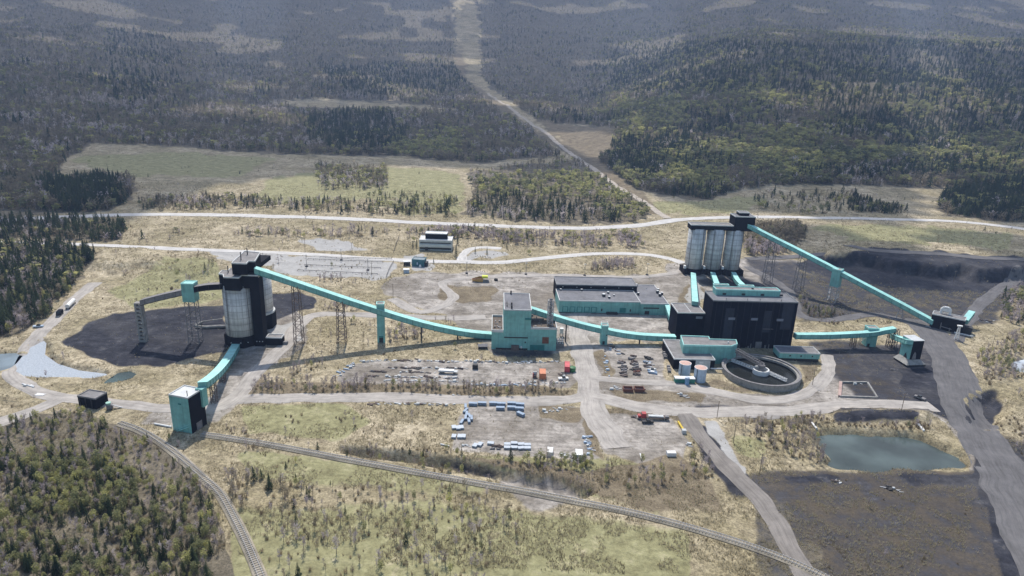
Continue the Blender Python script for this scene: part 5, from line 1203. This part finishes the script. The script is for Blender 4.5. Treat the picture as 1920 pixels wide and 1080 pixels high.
def plant(x, y, kindp, hs, pxy=None):
    """kindp (n,4) weights, hs (4) mean heights"""
    n = len(x); 
    if n == 0: return
    kindp = np.broadcast_to(np.asarray(kindp, float), (n, 4)); c = np.cumsum(kindp/kindp.sum(1, keepdims=True), 1)
    k = np.minimum((rng.random(n)[:, None] > c).sum(1), 3); h = np.array(hs)[k]*np.clip(rng.normal(1, .22, n), .45, 1.7)*(.72+.56*fbm(x/45, y/45, 67, 3))
    X_.append(x); Y_.append(y); Z_.append(T(x, y)); H_.append(h); K_.append(k)
def near_stand(px, spacing, kp, hs=(8, 7, 7.5, 2.0), clump=0.0, edge=8):
    poly = Q(px) if isinstance(px, str) else px
    w = np.array([Pt(*q)[:2] for q in poly]); mn = w.min(0); mx = w.max(0); n = int((mx-mn).prod()/spacing**2)
    x = rng.uniform(mn[0], mx[0], n); y = rng.uniform(mn[1], mx[1], n)
    jx_ = x+(fbm(x/17, y/17, 71)-.5)*edge*2; jy_ = y+(fbm(x/17, y/17, 73)-.5)*edge*2
    m = inpoly(w, jx_, jy_)
    if clump: m &= (fbm(x/13, y/13, 75) > clump)
    plant(x[m], y[m], kp, hs)
# far hills: candidates evenly spread in bearing and log distance
def far_stand(names, n, hs):
    a = rng.uniform(R(-46), R(46), n); d = np.exp(rng.uniform(np.log(640), np.log(5600), n)); x = np.tan(a)*d; y = d; z = T(x, y); px, py = proj(x, y, z)
    jx_ = px+(fbm(x/60, y/60, 81)-.5)*26; jy_ = py+(fbm(x/60, y/60, 83)-.5)*14
    m = np.zeros(n, bool)
    for q in names: m |= inpoly(FOREST[q], jx_, jy_)
    for q in CLEAR: m &= ~inpoly(q, jx_, jy_)
    for q in BROWN[:2]: m &= ~(inpoly(q, px, py) & (rng.random(n) < .93))
    m &= (px > -260) & (px < 2180) & (py > -140)
    x, y, px, py = x[m], y[m], px[m], py[m]; n = len(x)
    w = np.zeros((n, 4)); f1 = fbm(x/120, y/120, 91, 3); f2 = fbm(x/80, y/80, 93, 3)
    w[:, 0] = .015; w[:, 1] = .85; w[:, 2] = .10+.38*(px > 1130)*(f2 > .47)
    cz = sstep(.56, .68, f1)*.45*np.where(px < 1000, .35, 1)
    for q, s in CONZ: cz = np.maximum(cz*1.0, inpoly(q, px+(f2-.5)*60, py+(f1-.5)*30)*s)
    for q, s in BAREZ: cz = np.where(inpoly(q, px+(f2-.5)*50, py+(f1-.5)*24), cz*s, cz)
    lz = sstep(.54, .64, f2)*.6*(px > 1100)
    for q, s in LEAFZ: lz = np.maximum(lz, inpoly(q, px+(f1-.5)*50, py+(f2-.5)*20)*s)
    w[:, 0] += cz*2.2; w[:, 2] += lz*2.2
    plant(x, y, w, hs)
CONZ = [(Q('560,225 640,205 720,210 770,240 720,285 620,285 580,260'), .8), (Q('600,120 860,120 868,160 830,185 640,175'), .7), (Q('1130,80 2000,80 2000,260 1800,250 1700,200 1560,200 1440,170 1250,180 1150,170'), .85),
        (Q('1520,200 1800,215 1810,275 1640,270 1540,250'), .9), (Q('1755,360 1920,330 1960,400 1890,415 1770,406'), 2.5), (Q('1130,270 1260,260 1400,300 1330,330 1200,345 1130,310'), .8), (Q('1500,310 1750,300 1900,300 1900,330 1700,335 1500,335'), .7), (Q('880,370 1080,365 1200,390 1180,415 880,412'), .3), (Q('90,325 220,335 240,380 130,398 90,360'), 2.0), (Q('200,60 330,60 330,200 260,220 200,160'), .3)]
BAREZ = [(Q('0,250 330,160 560,190 600,280 400,285 180,268 100,340 0,340'), .12), (Q('760,170 1060,180 1060,300 780,300'), .12), (Q('1370,200 1560,190 1560,260 1380,260'), .3)]
LEAFZ = [(Q('1665,192 1720,196 1768,208 1740,214 1680,204'), 4.0), (Q('1290,275 1420,268 1560,285 1700,280 1780,300 1560,310 1300,300'), 1.2), (Q('1150,190 1280,190 1300,235 1160,240'), .9), (Q('1680,280 1780,285 1780,310 1680,305'), 1.5), (Q('1540,215 1620,225 1615,245 1560,240'), 1.0), (Q('1780,250 1930,245 1930,330 1800,320'), .6), (Q('890,330 1180,320 1210,385 900,370'), .7), (Q('700,270 860,250 865,295 720,292'), .5)]
far_stand(['ul', 'ur'], 150000, (12.5, 11.5, 11, 3))
far_stand(['grove'], 42000, (9.5, 8.5, 8.5, 3))
near_stand(FOREST['left'], 3.0, (.9, 1.0, .3, .3), (10.5, 7, 7, 2)); near_stand(FOREST['strip'], 3.6, (1, 1.1, .1, .4), (10, 7, 7, 2.2))
near_stand(FOREST['bl'], 2.3, (.40, 1.0, .8, .8), (5, 4.2, 4.2, 1.5), edge=9, clump=.33); near_stand('-200,830 120,835 250,880 330,925 430,1100 -300,1100', 2.8, (1.0, .4, 1.4, .2), (5.2, 4.2, 4.2, 1.6)); near_stand('95,490 165,474 160,500 120,560 90,575', 3, (.1, .5, 1.6, .6), (7, 5, 5.5, 2)); near_stand('60,885 240,872 255,950 60,970', 2.6, (.1, .1, 2.4, 0), (4, 4, 5.2, 2))
near_stand('500,912 560,900 700,905 860,922 980,960 940,1100 480,1100', 3.6, (.08, 1.0, .1, .9), (4.5, 4.2, 4, 1.4)); near_stand('410,880 470,880 470,960 420,960', 2.2, (0, 1, 0, .5), (5, 4, 4, 1.4))
near_stand('460,716 700,718 1060,728 1072,741 700,741 460,738', 2.2, (.03, 1.0, .22, .8), (3.6, 4.6, 3.6, 1.3), edge=3); near_stand('1140,727 1330,744 1300,757 1180,750', 2.0, (.0, .6, .1, 1.6), (3, 2.8, 2.5, 1.2), edge=3)
near_stand('1385,780 1470,776 1530,792 1562,850 1545,872 1480,852 1430,830 1390,800', 2.2, (.05, 1.0, .12, .9), (5, 4.6, 4, 1.5), edge=4); near_stand('1470,776 1570,782 1740,790 1740,812 1560,815 1500,795', 1.8, (0, .5, .1, 1.6), (3, 3, 3, 1.4), edge=4)
near_stand('1830,670 1930,610 1990,640 1960,700 1860,740', 2.6, (.0, 1.0, .45, .9), (5, 4.6, 4.6, 1.8)); near_stand('1860,545 1940,530 1990,600 1930,625 1880,600', 3.2, (.1, 1, .4, .6), (7, 6, 6, 2)); near_stand('1840,780 1960,790 2000,900 1900,860', 4.0, (0, .5, .1, 1.6), (3, 3, 3, 1.4))
near_stand('1385,448 1440,420 1505,420 1505,452 1450,488 1400,480', 2.5, (.05, 1.2, .05, .5), (8, 7.5, 6, 2)); near_stand('1500,560 1530,575 1600,602 1545,610 1508,592', 2.2, (.15, 1, .3, 1), (5, 4, 4, 1.6)); near_stand('1560,585 1680,600 1690,610 1560,600', 3, (0, .6, .2, 1.4), (3, 2.6, 3, 1.2))
near_stand('745,430 900,430 1000,440 1200,440 1205,464 962,462 880,446 760,447', 2.8, (.05, 1.2, .2, .5), (7, 6.2, 6, 2), clump=.40); near_stand('420,372 700,380 860,396 850,406 650,402 420,388', 4.2, (.3, 1, .2, .4), (8, 6, 6, 2), clump=.4); near_stand('590,312 720,320 725,356 600,356', 5, (.06, 1.2, .25, .2), (9, 9, 8.5, 2)); near_stand('255,375 420,372 430,392 270,396', 3.4, (.1, 1.2, .1, .4), (7, 6, 6, 2))
near_stand('690,360 860,372 850,404 700,402', 6, (.4, 1, .5, .6), (7, 6, 6, 2), clump=.42); near_stand('430,436 640,428 760,440 700,446 430,446', 4, (.05, 1.1, .1, .8), (6, 5.5, 5, 2), clump=.42); near_stand('1105,488 1185,488 1190,506 1110,508', 2.2, (.05, 1.2, .05, .5), (6, 5.2, 5, 2))
near_stand('1420,360 1600,360 1660,400 1500,402 1420,392', 6, (.4, .9, .25, .8), (8, 7, 7, 2), clump=.43); near_stand('1600,365 1700,395 1690,402 1590,396', 4, (1.2, .5, .2, .3), (7, 6, 6, 2)); near_stand('240,440 330,430 360,455 250,458', 6, (.05, 1, .1, 1), (6, 5, 5, 2), clump=.45)
near_stand('730,620 790,612 790,640 735,640', 2.6, (0, 1, .1, .6), (5, 5, 4, 1.6)); near_stand('640,560 720,580 720,588 600,586', 3, (0, .8, 0, 1), (4, 4, 4, 1.6), clump=.4); near_stand('300,490 380,480 420,530 330,545', 5, (.05, 1, .1, 1), (6, 5, 5, 2), clump=.45)
near_stand('690,895 880,860 900,885 1000,860 1180,870 1330,850 1350,900 1200,930 960,900', 3.2, (.0, .9, .5, 1.2), (4, 4, 3.8, 1.5), clump=.42); near_stand('1000,862 1110,862 1110,885 1000,882', 1.8, (0, .3, 1.6, .6), (3, 3.4, 3.4, 1.4)); near_stand('560,832 830,858 960,900 900,895 560,845', 3.0, (.25, .8, .15, 1), (3.2, 3.2, 3, 1.3)); near_stand('640,834 760,845 960,880 1110,912 1105,926 960,898 760,860 640,848', 1.7, (.03, .8, .15, 1.2), (2.6, 2.6, 2.4, 1.2), edge=2); near_stand('600,850 970,922 960,930 600,862', 2.4, (.2, .8, .2, .9), (2.6, 2.6, 2.4, 1.1), edge=2); near_stand('400,800 460,820 520,845 430,840', 2.4, (.05, 1, .1, .8), (4, 3.6, 3.6, 1.4))
near_stand('1280,830 1330,830 1360,900 1300,890', 1.9, (0, 1, .15, .8), (4, 4.4, 4, 1.5)); near_stand('590,516 660,520 660,530 585,528', 3, (0, 1, 0, .6), (4, 5, 4, 1.5)); near_stand('540,690 600,660 600,690 560,710', 2.6, (0, 1, 0, .7), (4, 4.5, 4, 1.4)); near_stand('490,780 700,745 700,790 500,800', 4.5, (0, .6, 0, 1), (4, 4.5, 4, 1.4), clump=.48)
# sparse scrub over the open ground
for q, s in (('120,470 700,470 700,640 120,560', 7), ('250,400 1250,420 1250,480 250,470', 8), ('560,600 920,600 920,670 560,690', 5), ('100,280 860,300 870,400 200,400', 14), ('1250,370 1920,360 1920,480 1400,470', 10), ('420,760 860,760 840,850 480,860', 6), ('-40,620 60,560 130,640 100,760 -40,800', 5), ('1360,780 1560,780 1540,880 1400,880', 4), ('1800,640 1960,640 1960,900 1860,860', 5), ('420,845 960,910 1000,1090 420,1090', 8), ('1300,880 1900,900 1960,1090 1000,1090', 9), ('700,690 900,680 1040,655 900,670', 6), ('1490,700 1800,690 1800,760 1560,760', 6)):
    near_stand(q, s*1.3, (.015, .4, .03, 1.5), (4, 4, 4, 1.1), clump=.44)
tx, ty, tz, th, tk = (np.concatenate(v) for v in (X_, Y_, Z_, H_, K_))
tpx, tpy = proj(tx, ty, tz)
# nothing grows inside roads, yards and buildings
block_m = np.zeros(len(tx), bool)
for o in [o for o in bpy.data.objects if o.parent is None and o.get('category') in ('building', 'silo', 'transfer tower', 'loadout tower', 'shed', 'tank')]:
    w = o.matrix_world if o.type == 'EMPTY' else None
    c, sn = math.cos(o.rotation_euler.z), math.sin(o.rotation_euler.z)
    lx = c*(tx-o.location.x)+sn*(ty-o.location.y); ly = -sn*(tx-o.location.x)+c*(ty-o.location.y)
    for ch in o.children:
        if ch.type == 'MESH' and len(ch.data.vertices) < 2000 and (ch.name.startswith('wall') or 'base' in ch.name or 'tower' in ch.name or 'tank_wall' in ch.name or 'lattice' in ch.name):
            v = np.array([q.co[:2] for q in ch.data.vertices]); mn = v.min(0)-1.2; mx = v.max(0)+1.2
            block_m |= (lx > mn[0]) & (lx < mx[0]) & (ly > mn[1]) & (ly < mx[1])
for o in [o for o in bpy.data.objects if o.get('category') in ('road', 'railway')]:
    n = len(o.data.vertices); v = np.zeros(n*3, np.float32); o.data.vertices.foreach_get('co', v); v = v.reshape(-1, 7, 3)
    mid = v[:, 3, :2]; wid = np.linalg.norm(v[0, 0]-v[0, 6])/2
    b = (tx > mid[:, 0].min()-15) & (tx < mid[:, 0].max()+15) & (ty > mid[:, 1].min()-15) & (ty < mid[:, 1].max()+15); idx = np.where(b)[0]
    for s in range(0, len(idx), 4000):
        ii = idx[s:s+4000]; d = np.min((tx[ii][:, None]-mid[None, :, 0])**2+(ty[ii][:, None]-mid[None, :, 1])**2, 1); block_m[ii] |= d < (wid+.8)**2
for p, z in ((POND, -2.5), (POND_W, -1), (POND_S, -1), (POND_E, -1), (POND_R, -1)):
    w = wpoly(p, z); block_m |= inpoly(w.mean(0)+(w-w.mean(0))*1.06, tx, ty)
for p in COAL_SHADE+GRAVEL: block_m |= inpoly(p, tpx, tpy) & (rng.random(len(tx)) < .985) & (ty < 700) & ~((tpx > 1495) & (tpx < 1700) & (tpy > 555) & (tpy < 615))
keep = ~block_m; tx, ty, tz, th, tk, tpx, tpy = (v[keep] for v in (tx, ty, tz, th, tk, tpx, tpy))
size = th/np.hypot(tx, ty)*((tpx > 5) & (tpx < 1915) & (tpy > 20) & (tpy < 1085))
LAB = dict(conifer=('spruce', 'dark narrow spruce tree with layered needles standing among the site woods', 'tree', 'dark spruces round the site'), bare=('bare_tree', 'leafless grey-brown tree with thin upright branches', 'tree', 'leafless trees round the site'),
           leaf=('leafing_tree', 'young tree with sparse yellow-green spring leaves', 'tree', 'leafing trees round the site'), shrub=('scrub_bush', 'low dry tan scrub bush on open ground', 'bush', 'dry scrub bushes'))
STUFF = dict(conifer=('spruce_forest', 'distant mass of dark spruces on the hills and wood interiors', 'forest'), bare=('bare_forest', 'mass of leafless grey-brown woodland covering the far hills', 'forest'), leaf=('leafing_woodland', 'mass of pale yellow-green leafing woodland on the far hills', 'forest'), shrub=('scrub', 'scattered dry scrub over the open ground', 'scrub'))
def soup(tris):
    me = bpy.data.meshes.new('soup'); raw_mesh(me, tris.reshape(-1, 3), np.arange(len(tris)*3).reshape(-1, 3), 3); return me
for k, kn in enumerate(KINDS):
    ii = np.where(tk == k)[0]; order = ii[np.argsort(-size[ii])]; ind = order[:300]; rest = order[300:]
    nm, lab, cat, grp = LAB[kn]; protos = []
    for v in range(4):
        r = thing(nm, lab, cat, (0, 0, 0), 0, grp); t = NEAR[kn][v]
        if kn == 'shrub':
            me = soup(t); me.materials.append(VM[kn]); me.name = 'twigs'; o = bpy.data.objects.new('twigs', me)
        else:
            tr = MB().cyl(0, 0, -.03, .3 if kn == 'conifer' else .5, .014, 6, .008).build('trunk', trunkm, r)
            me = soup(t); me.materials.append(VM[kn]); me.name = 'crown'; o = bpy.data.objects.new('crown', me)
        col.objects.link(o); o.parent = r; protos.append(r)
    for n, i in enumerate(ind):
        q = (th[i]*rng.uniform(.9, 1.2),)*2+(th[i],); a = rng.random()*6.28; loc = (tx[i], ty[i], tz[i]-.05)
        if n < 4: r = protos[n]; r.location = loc; r.rotation_euler = (0, 0, a); r.scale = q
        else: dup(protos[n % 4], loc, a, lab, grp, q)
    # the rest of the kind as one object
    parts = []; tones = []
    dd = np.hypot(tx[rest], ty[rest])
    for v in range(4):
        for lod, (lo, hi) in ((NEAR, (0, 520)), (FAR, (520, 1e9))):
            s = rest[(np.arange(len(rest)) % 4 == v) & (dd >= lo) & (dd < hi)]
            if not len(s): continue
            t = lod[kn][v].reshape(-1, 3); a = rng.random(len(s))*6.28; c, sn = np.cos(a)[:, None], np.sin(a)[:, None]; w_ = (th[s]*rng.uniform(.85, 1.3, len(s)))[:, None]
            if lod is FAR: w_ = w_*(1.25 if kn == 'conifer' else 1.75)
            p = np.stack([(t[:, 0]*c-t[:, 1]*sn)*w_+tx[s][:, None], (t[:, 0]*sn+t[:, 1]*c)*w_+ty[s][:, None], t[:, 2]*th[s][:, None]+tz[s][:, None]-.1], -1)
            parts.append(p.reshape(-1, 3)); tone = np.clip(rng.normal(.5, .16, len(s))+(fbm(tx[s]/70, ty[s]/70, 61+k)-.5)*1.1, .02, .98)
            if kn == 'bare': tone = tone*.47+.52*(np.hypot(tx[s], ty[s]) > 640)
            tones.append(np.repeat(tone, len(t)))
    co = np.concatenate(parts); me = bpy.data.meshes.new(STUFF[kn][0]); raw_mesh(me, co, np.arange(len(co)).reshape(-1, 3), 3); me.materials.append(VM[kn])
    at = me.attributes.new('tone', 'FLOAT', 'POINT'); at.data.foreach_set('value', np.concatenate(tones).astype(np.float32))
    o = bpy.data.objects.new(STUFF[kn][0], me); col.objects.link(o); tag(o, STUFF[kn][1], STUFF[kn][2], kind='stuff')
    print('VEG', kn, len(ii), len(co)//3)
# the few garden spruces by the office and on the terrace
gs = thing('garden_spruce', '-', 'tree'); MB().cyl(0, 0, -.03, .3, .02, 6, .01).build('trunk', trunkm, gs)
me = soup(tri_conifer(11, 8, 77)*np.array([1.0, 1.0, 1])); me.materials.append(VM['conifer']); o = bpy.data.objects.new('crown', me); col.objects.link(o); o.parent = gs
for n, (q, h, lab) in enumerate((((774, 466), 7, 'slim spruce at far left of the pale office'), ((781, 465), 8, 'slim spruce close to the left wall of the pale office'), ((858, 459), 9, 'tall spruce behind the right corner of the pale office'), ((855, 481), 11, 'tallest spruce, in front of the right corner of the pale office'), ((891, 475), 6, 'small spruce on the lawn edge, left of the pair by the driveway'), ((913, 477), 6.5, 'small spruce on the lawn edge, right of the pair by the driveway'), ((950, 466), 6, 'broad lone spruce at the right end of the office lawn'), ((813, 494), 5, 'spruce right of the blue-green gatehouse'),
        ((476, 901), 6, 'dark spruce on the lower terrace, left of the close pair'), ((490, 898), 4.6, 'dark spruce on the lower terrace, right of the close pair'), ((505, 918), 6.4, 'dark spruce at the lower edge of the terrace'), ((536, 877), 3, 'little lone spruce on the tan terrace'), ((957, 862), 6, 'narrow spruce in front of the white bundles'), ((1471, 838), 5, 'dark spruce in the thicket left of the right pond'))):
    w = Pt(*q); s = (h*(.8 if n < 8 else 1.2), h*(.8 if n < 8 else 1.2), h)
    if n == 0: gs.location = tuple(w); gs.scale = s; gs['label'] = lab
    else: dup(gs, w, rng.random()*6, lab, None, s)

# dry grass tufts over the open ground
n = 190000; a = rng.uniform(R(-44), R(44), n); d = np.exp(rng.uniform(np.log(175), np.log(820), n)); x = np.tan(a)*d; y = d
z = T(x, y); px, py = proj(x, y, z); bad = (px < -60) | (px > 1980) | (py > 1120)
for p in COAL_SHADE+GRAVEL+PALE: bad |= inpoly(p, px, py) & (rng.random(n) < .93)
for p, zz in ((POND, -2.5), (POND_W, -1), (POND_S, -1), (POND_E, -1), (POND_R, -1)): bad |= inpoly(wpoly(p, zz), x, y)
for o in [o for o in bpy.data.objects if o.get('category') in ('road', 'railway')]:
    q = len(o.data.vertices); v = np.zeros(q*3, np.float32); o.data.vertices.foreach_get('co', v); v = v.reshape(-1, 7, 3); bad |= inpoly(np.concatenate([v[:, 0, :2], v[::-1, 6, :2]]), x, y)
bad |= fbm(x/11, y/11, 131, 3) < .46
x, y, z = x[~bad], y[~bad], z[~bad]; n = len(x); s = rng.uniform(.5, 1.3, n)*(1+.5*(y > 450)); K = 5
an = rng.random((n, K))*6.28; r0 = rng.random((n, K))*.5; bx = x[:, None]+np.cos(an)*r0*s[:, None]; by = y[:, None]+np.sin(an)*r0*s[:, None]; wd = .10*s[:, None]; le = rng.uniform(.3, .8, (n, K))*s[:, None]
z2 = z[:, None]+0*bx; t = np.stack([np.stack([bx-np.sin(an)*wd, by+np.cos(an)*wd, z2-.05], -1), np.stack([bx+np.sin(an)*wd, by-np.cos(an)*wd, z2-.05], -1), np.stack([bx+np.cos(an)*le*.4, by+np.sin(an)*le*.4, z2+le], -1)], 2)
me = soup(t.reshape(-1, 3, 3)); me.name = 'dry_grass'; gmat = veg_mat('straw', [(0, (.20, .165, .10)), (.5, (.36, .31, .20)), (1, (.52, .46, .32))], .4); me.materials.append(gmat)
at = me.attributes.new('tone', 'FLOAT', 'POINT'); at.data.foreach_set('value', np.repeat(np.clip(fbm(x/16, y/16, 133)+rng.normal(0, .12, n), .02, .98), K*3).astype(np.float32))
o = bpy.data.objects.new('dry_grass', me); col.objects.link(o); tag(o, 'dry straw-coloured grass tufts covering the open ground', 'grass', kind='stuff')

# ------------------------------------------------------------------ cloud whose shade lies over the hills
CZ = 1750.0
SH = [Pt(*q)[:2] for q in Q('-300,398 100,392 250,388 330,372 430,350 520,318 620,296 780,292 905,300 960,318 1060,306 1130,318 1215,360 1300,376 1450,384 1600,398 1800,408 2200,425')]
SH = np.array(SH+[np.array([5200, 2400]), np.array([6500, 6300]), np.array([-6500, 6300]), np.array([-5200, 2000])])
SH2 = np.array([Pt(*q)[:2] for q in Q('1420,440 1500,418 1700,424 1980,440 1980,520 1880,520 1760,500 1640,470 1560,474 1480,480 1430,470')])
SPOT = np.array([Pt(*q)[:2] for q in Q('1615,440 1700,436 1720,455 1690,468 1620,465')])
LIT = ['1655,186 1780,190 1785,216 1670,214', '1285,262 1420,258 1560,275 1560,300 1300,300', '1670,276 1790,272 1930,250 1940,320 1700,322', '1150,185 1290,182 1300,225 1160,238', '950,335 1170,318 1215,380 960,372', '1000,230 1150,240 1150,285 1120,300 1050,268']
cs = 30.0; mn = SH.min(0); nx = int((SH[:, 0].max()-mn[0])/cs); ny = int((SH[:, 1].max()-mn[1])/cs)
CX, CY = np.meshgrid(mn[0]+np.arange(nx+1)*cs, mn[1]+np.arange(ny+1)*cs)
jx_ = CX+(fbm(CX/260, CY/260, 101)-.5)*180; jy_ = CY+(fbm(CX/260, CY/260, 103)-.5)*180
inside = (inpoly(SH, jx_, jy_) | (inpoly(SH2, CX+(jx_-CX)*.25, CY+(jy_-CY)*.25) & ~inpoly(SPOT, CX, CY))) & ~np.any([inpoly(np.array([Pt(*q)[:2] for q in Q(s)]), CX+(jx_-CX)*.3, CY+(jy_-CY)*.3) for s in LIT], 0) & ~((fbm(CX/330, CY/330, 105) > .6) & (CY > 1500))
cell = inside[:-1, :-1] & inside[1:, :-1] & inside[:-1, 1:] & inside[1:, 1:]
gz_ = T(CX.ravel(), CY.ravel()).reshape(CX.shape)
lump = fbm(CX/240, CY/240, 107, 4)
up_z = CZ+60+190*lump; lo_z = CZ-30*fbm(CX/200, CY/200, 109)
sx = SUN[0]/SUN[2]*(CZ-gz_); sy = SUN[1]/SUN[2]*(CZ-gz_)
PX, PY = CX+sx, CY+sy
idx = np.arange(CX.size).reshape(CX.shape); V = np.concatenate([np.stack([PX, PY, lo_z], -1).reshape(-1, 3), np.stack([PX, PY, up_z], -1).reshape(-1, 3)]); o2 = CX.size
F_ = []; cc = np.argwhere(cell)
cp = np.pad(cell, 1)
for i, j in cc:
    a, b, c, d = idx[i, j], idx[i, j+1], idx[i+1, j+1], idx[i+1, j]
    F_.append((a, d, c, b)); F_.append((a+o2, b+o2, c+o2, d+o2))
    if not cp[i, j+1]: F_.append((a, b, b+o2, a+o2))
    if not cp[i+2, j+1]: F_.append((c, d, d+o2, c+o2))
    if not cp[i+1, j]: F_.append((d, a, a+o2, d+o2))
    if not cp[i+1, j+2]: F_.append((b, c, c+o2, b+o2))
me = bpy.data.meshes.new('cloud'); raw_mesh(me, V, np.array(F_), 4)
cm = bpy.data.materials.new('cloud_vapour'); cm.use_nodes = True; nt = cm.node_tree; b = nt.nodes['Principled BSDF']; b.inputs['Base Color'].default_value = (.9, .9, .92, 1); b.inputs['Roughness'].default_value = 1
t = nt.nodes.new('ShaderNodeBsdfTranslucent'); t.inputs[0].default_value = (.9, .92, .95, 1); mx = nt.nodes.new('ShaderNodeMixShader'); mx.inputs[0].default_value = .7
nt.links.new(b.outputs[0], mx.inputs[1]); nt.links.new(t.outputs[0], mx.inputs[2]); tp = nt.nodes.new('ShaderNodeBsdfTransparent'); mx2 = nt.nodes.new('ShaderNodeMixShader'); mx2.inputs[0].default_value = .5
nt.links.new(mx.outputs[0], mx2.inputs[1]); nt.links.new(tp.outputs[0], mx2.inputs[2]); nt.links.new(mx2.outputs[0], nt.nodes['Material Output'].inputs[0])
me.materials.append(cm); o = bpy.data.objects.new('cloud', me); col.objects.link(o); tag(o, 'broad broken cloud layer high over the wooded hills, shading them', 'cloud', kind='structure')

# ------------------------------------------------------------------ haze
hz = MB().box(-9200, -300, -40, 9200, 6700, 1690).build('haze', bpy.data.materials.new('haze_air'))
hm = hz.data.materials[0]; hm.use_nodes = True; nt = hm.node_tree; nt.nodes.remove(nt.nodes['Principled BSDF'])
pv = nt.nodes.new('ShaderNodeVolumePrincipled'); pv.inputs['Color'].default_value = (.44, .62, 1.0, 1); pv.inputs['Density'].default_value = .00011; pv.inputs['Anisotropy'].default_value = .2
nt.links.new(pv.outputs[0], nt.nodes['Material Output'].inputs['Volume']); tag(hz, 'thin bluish air haze filling the valley', 'haze', kind='stuff')
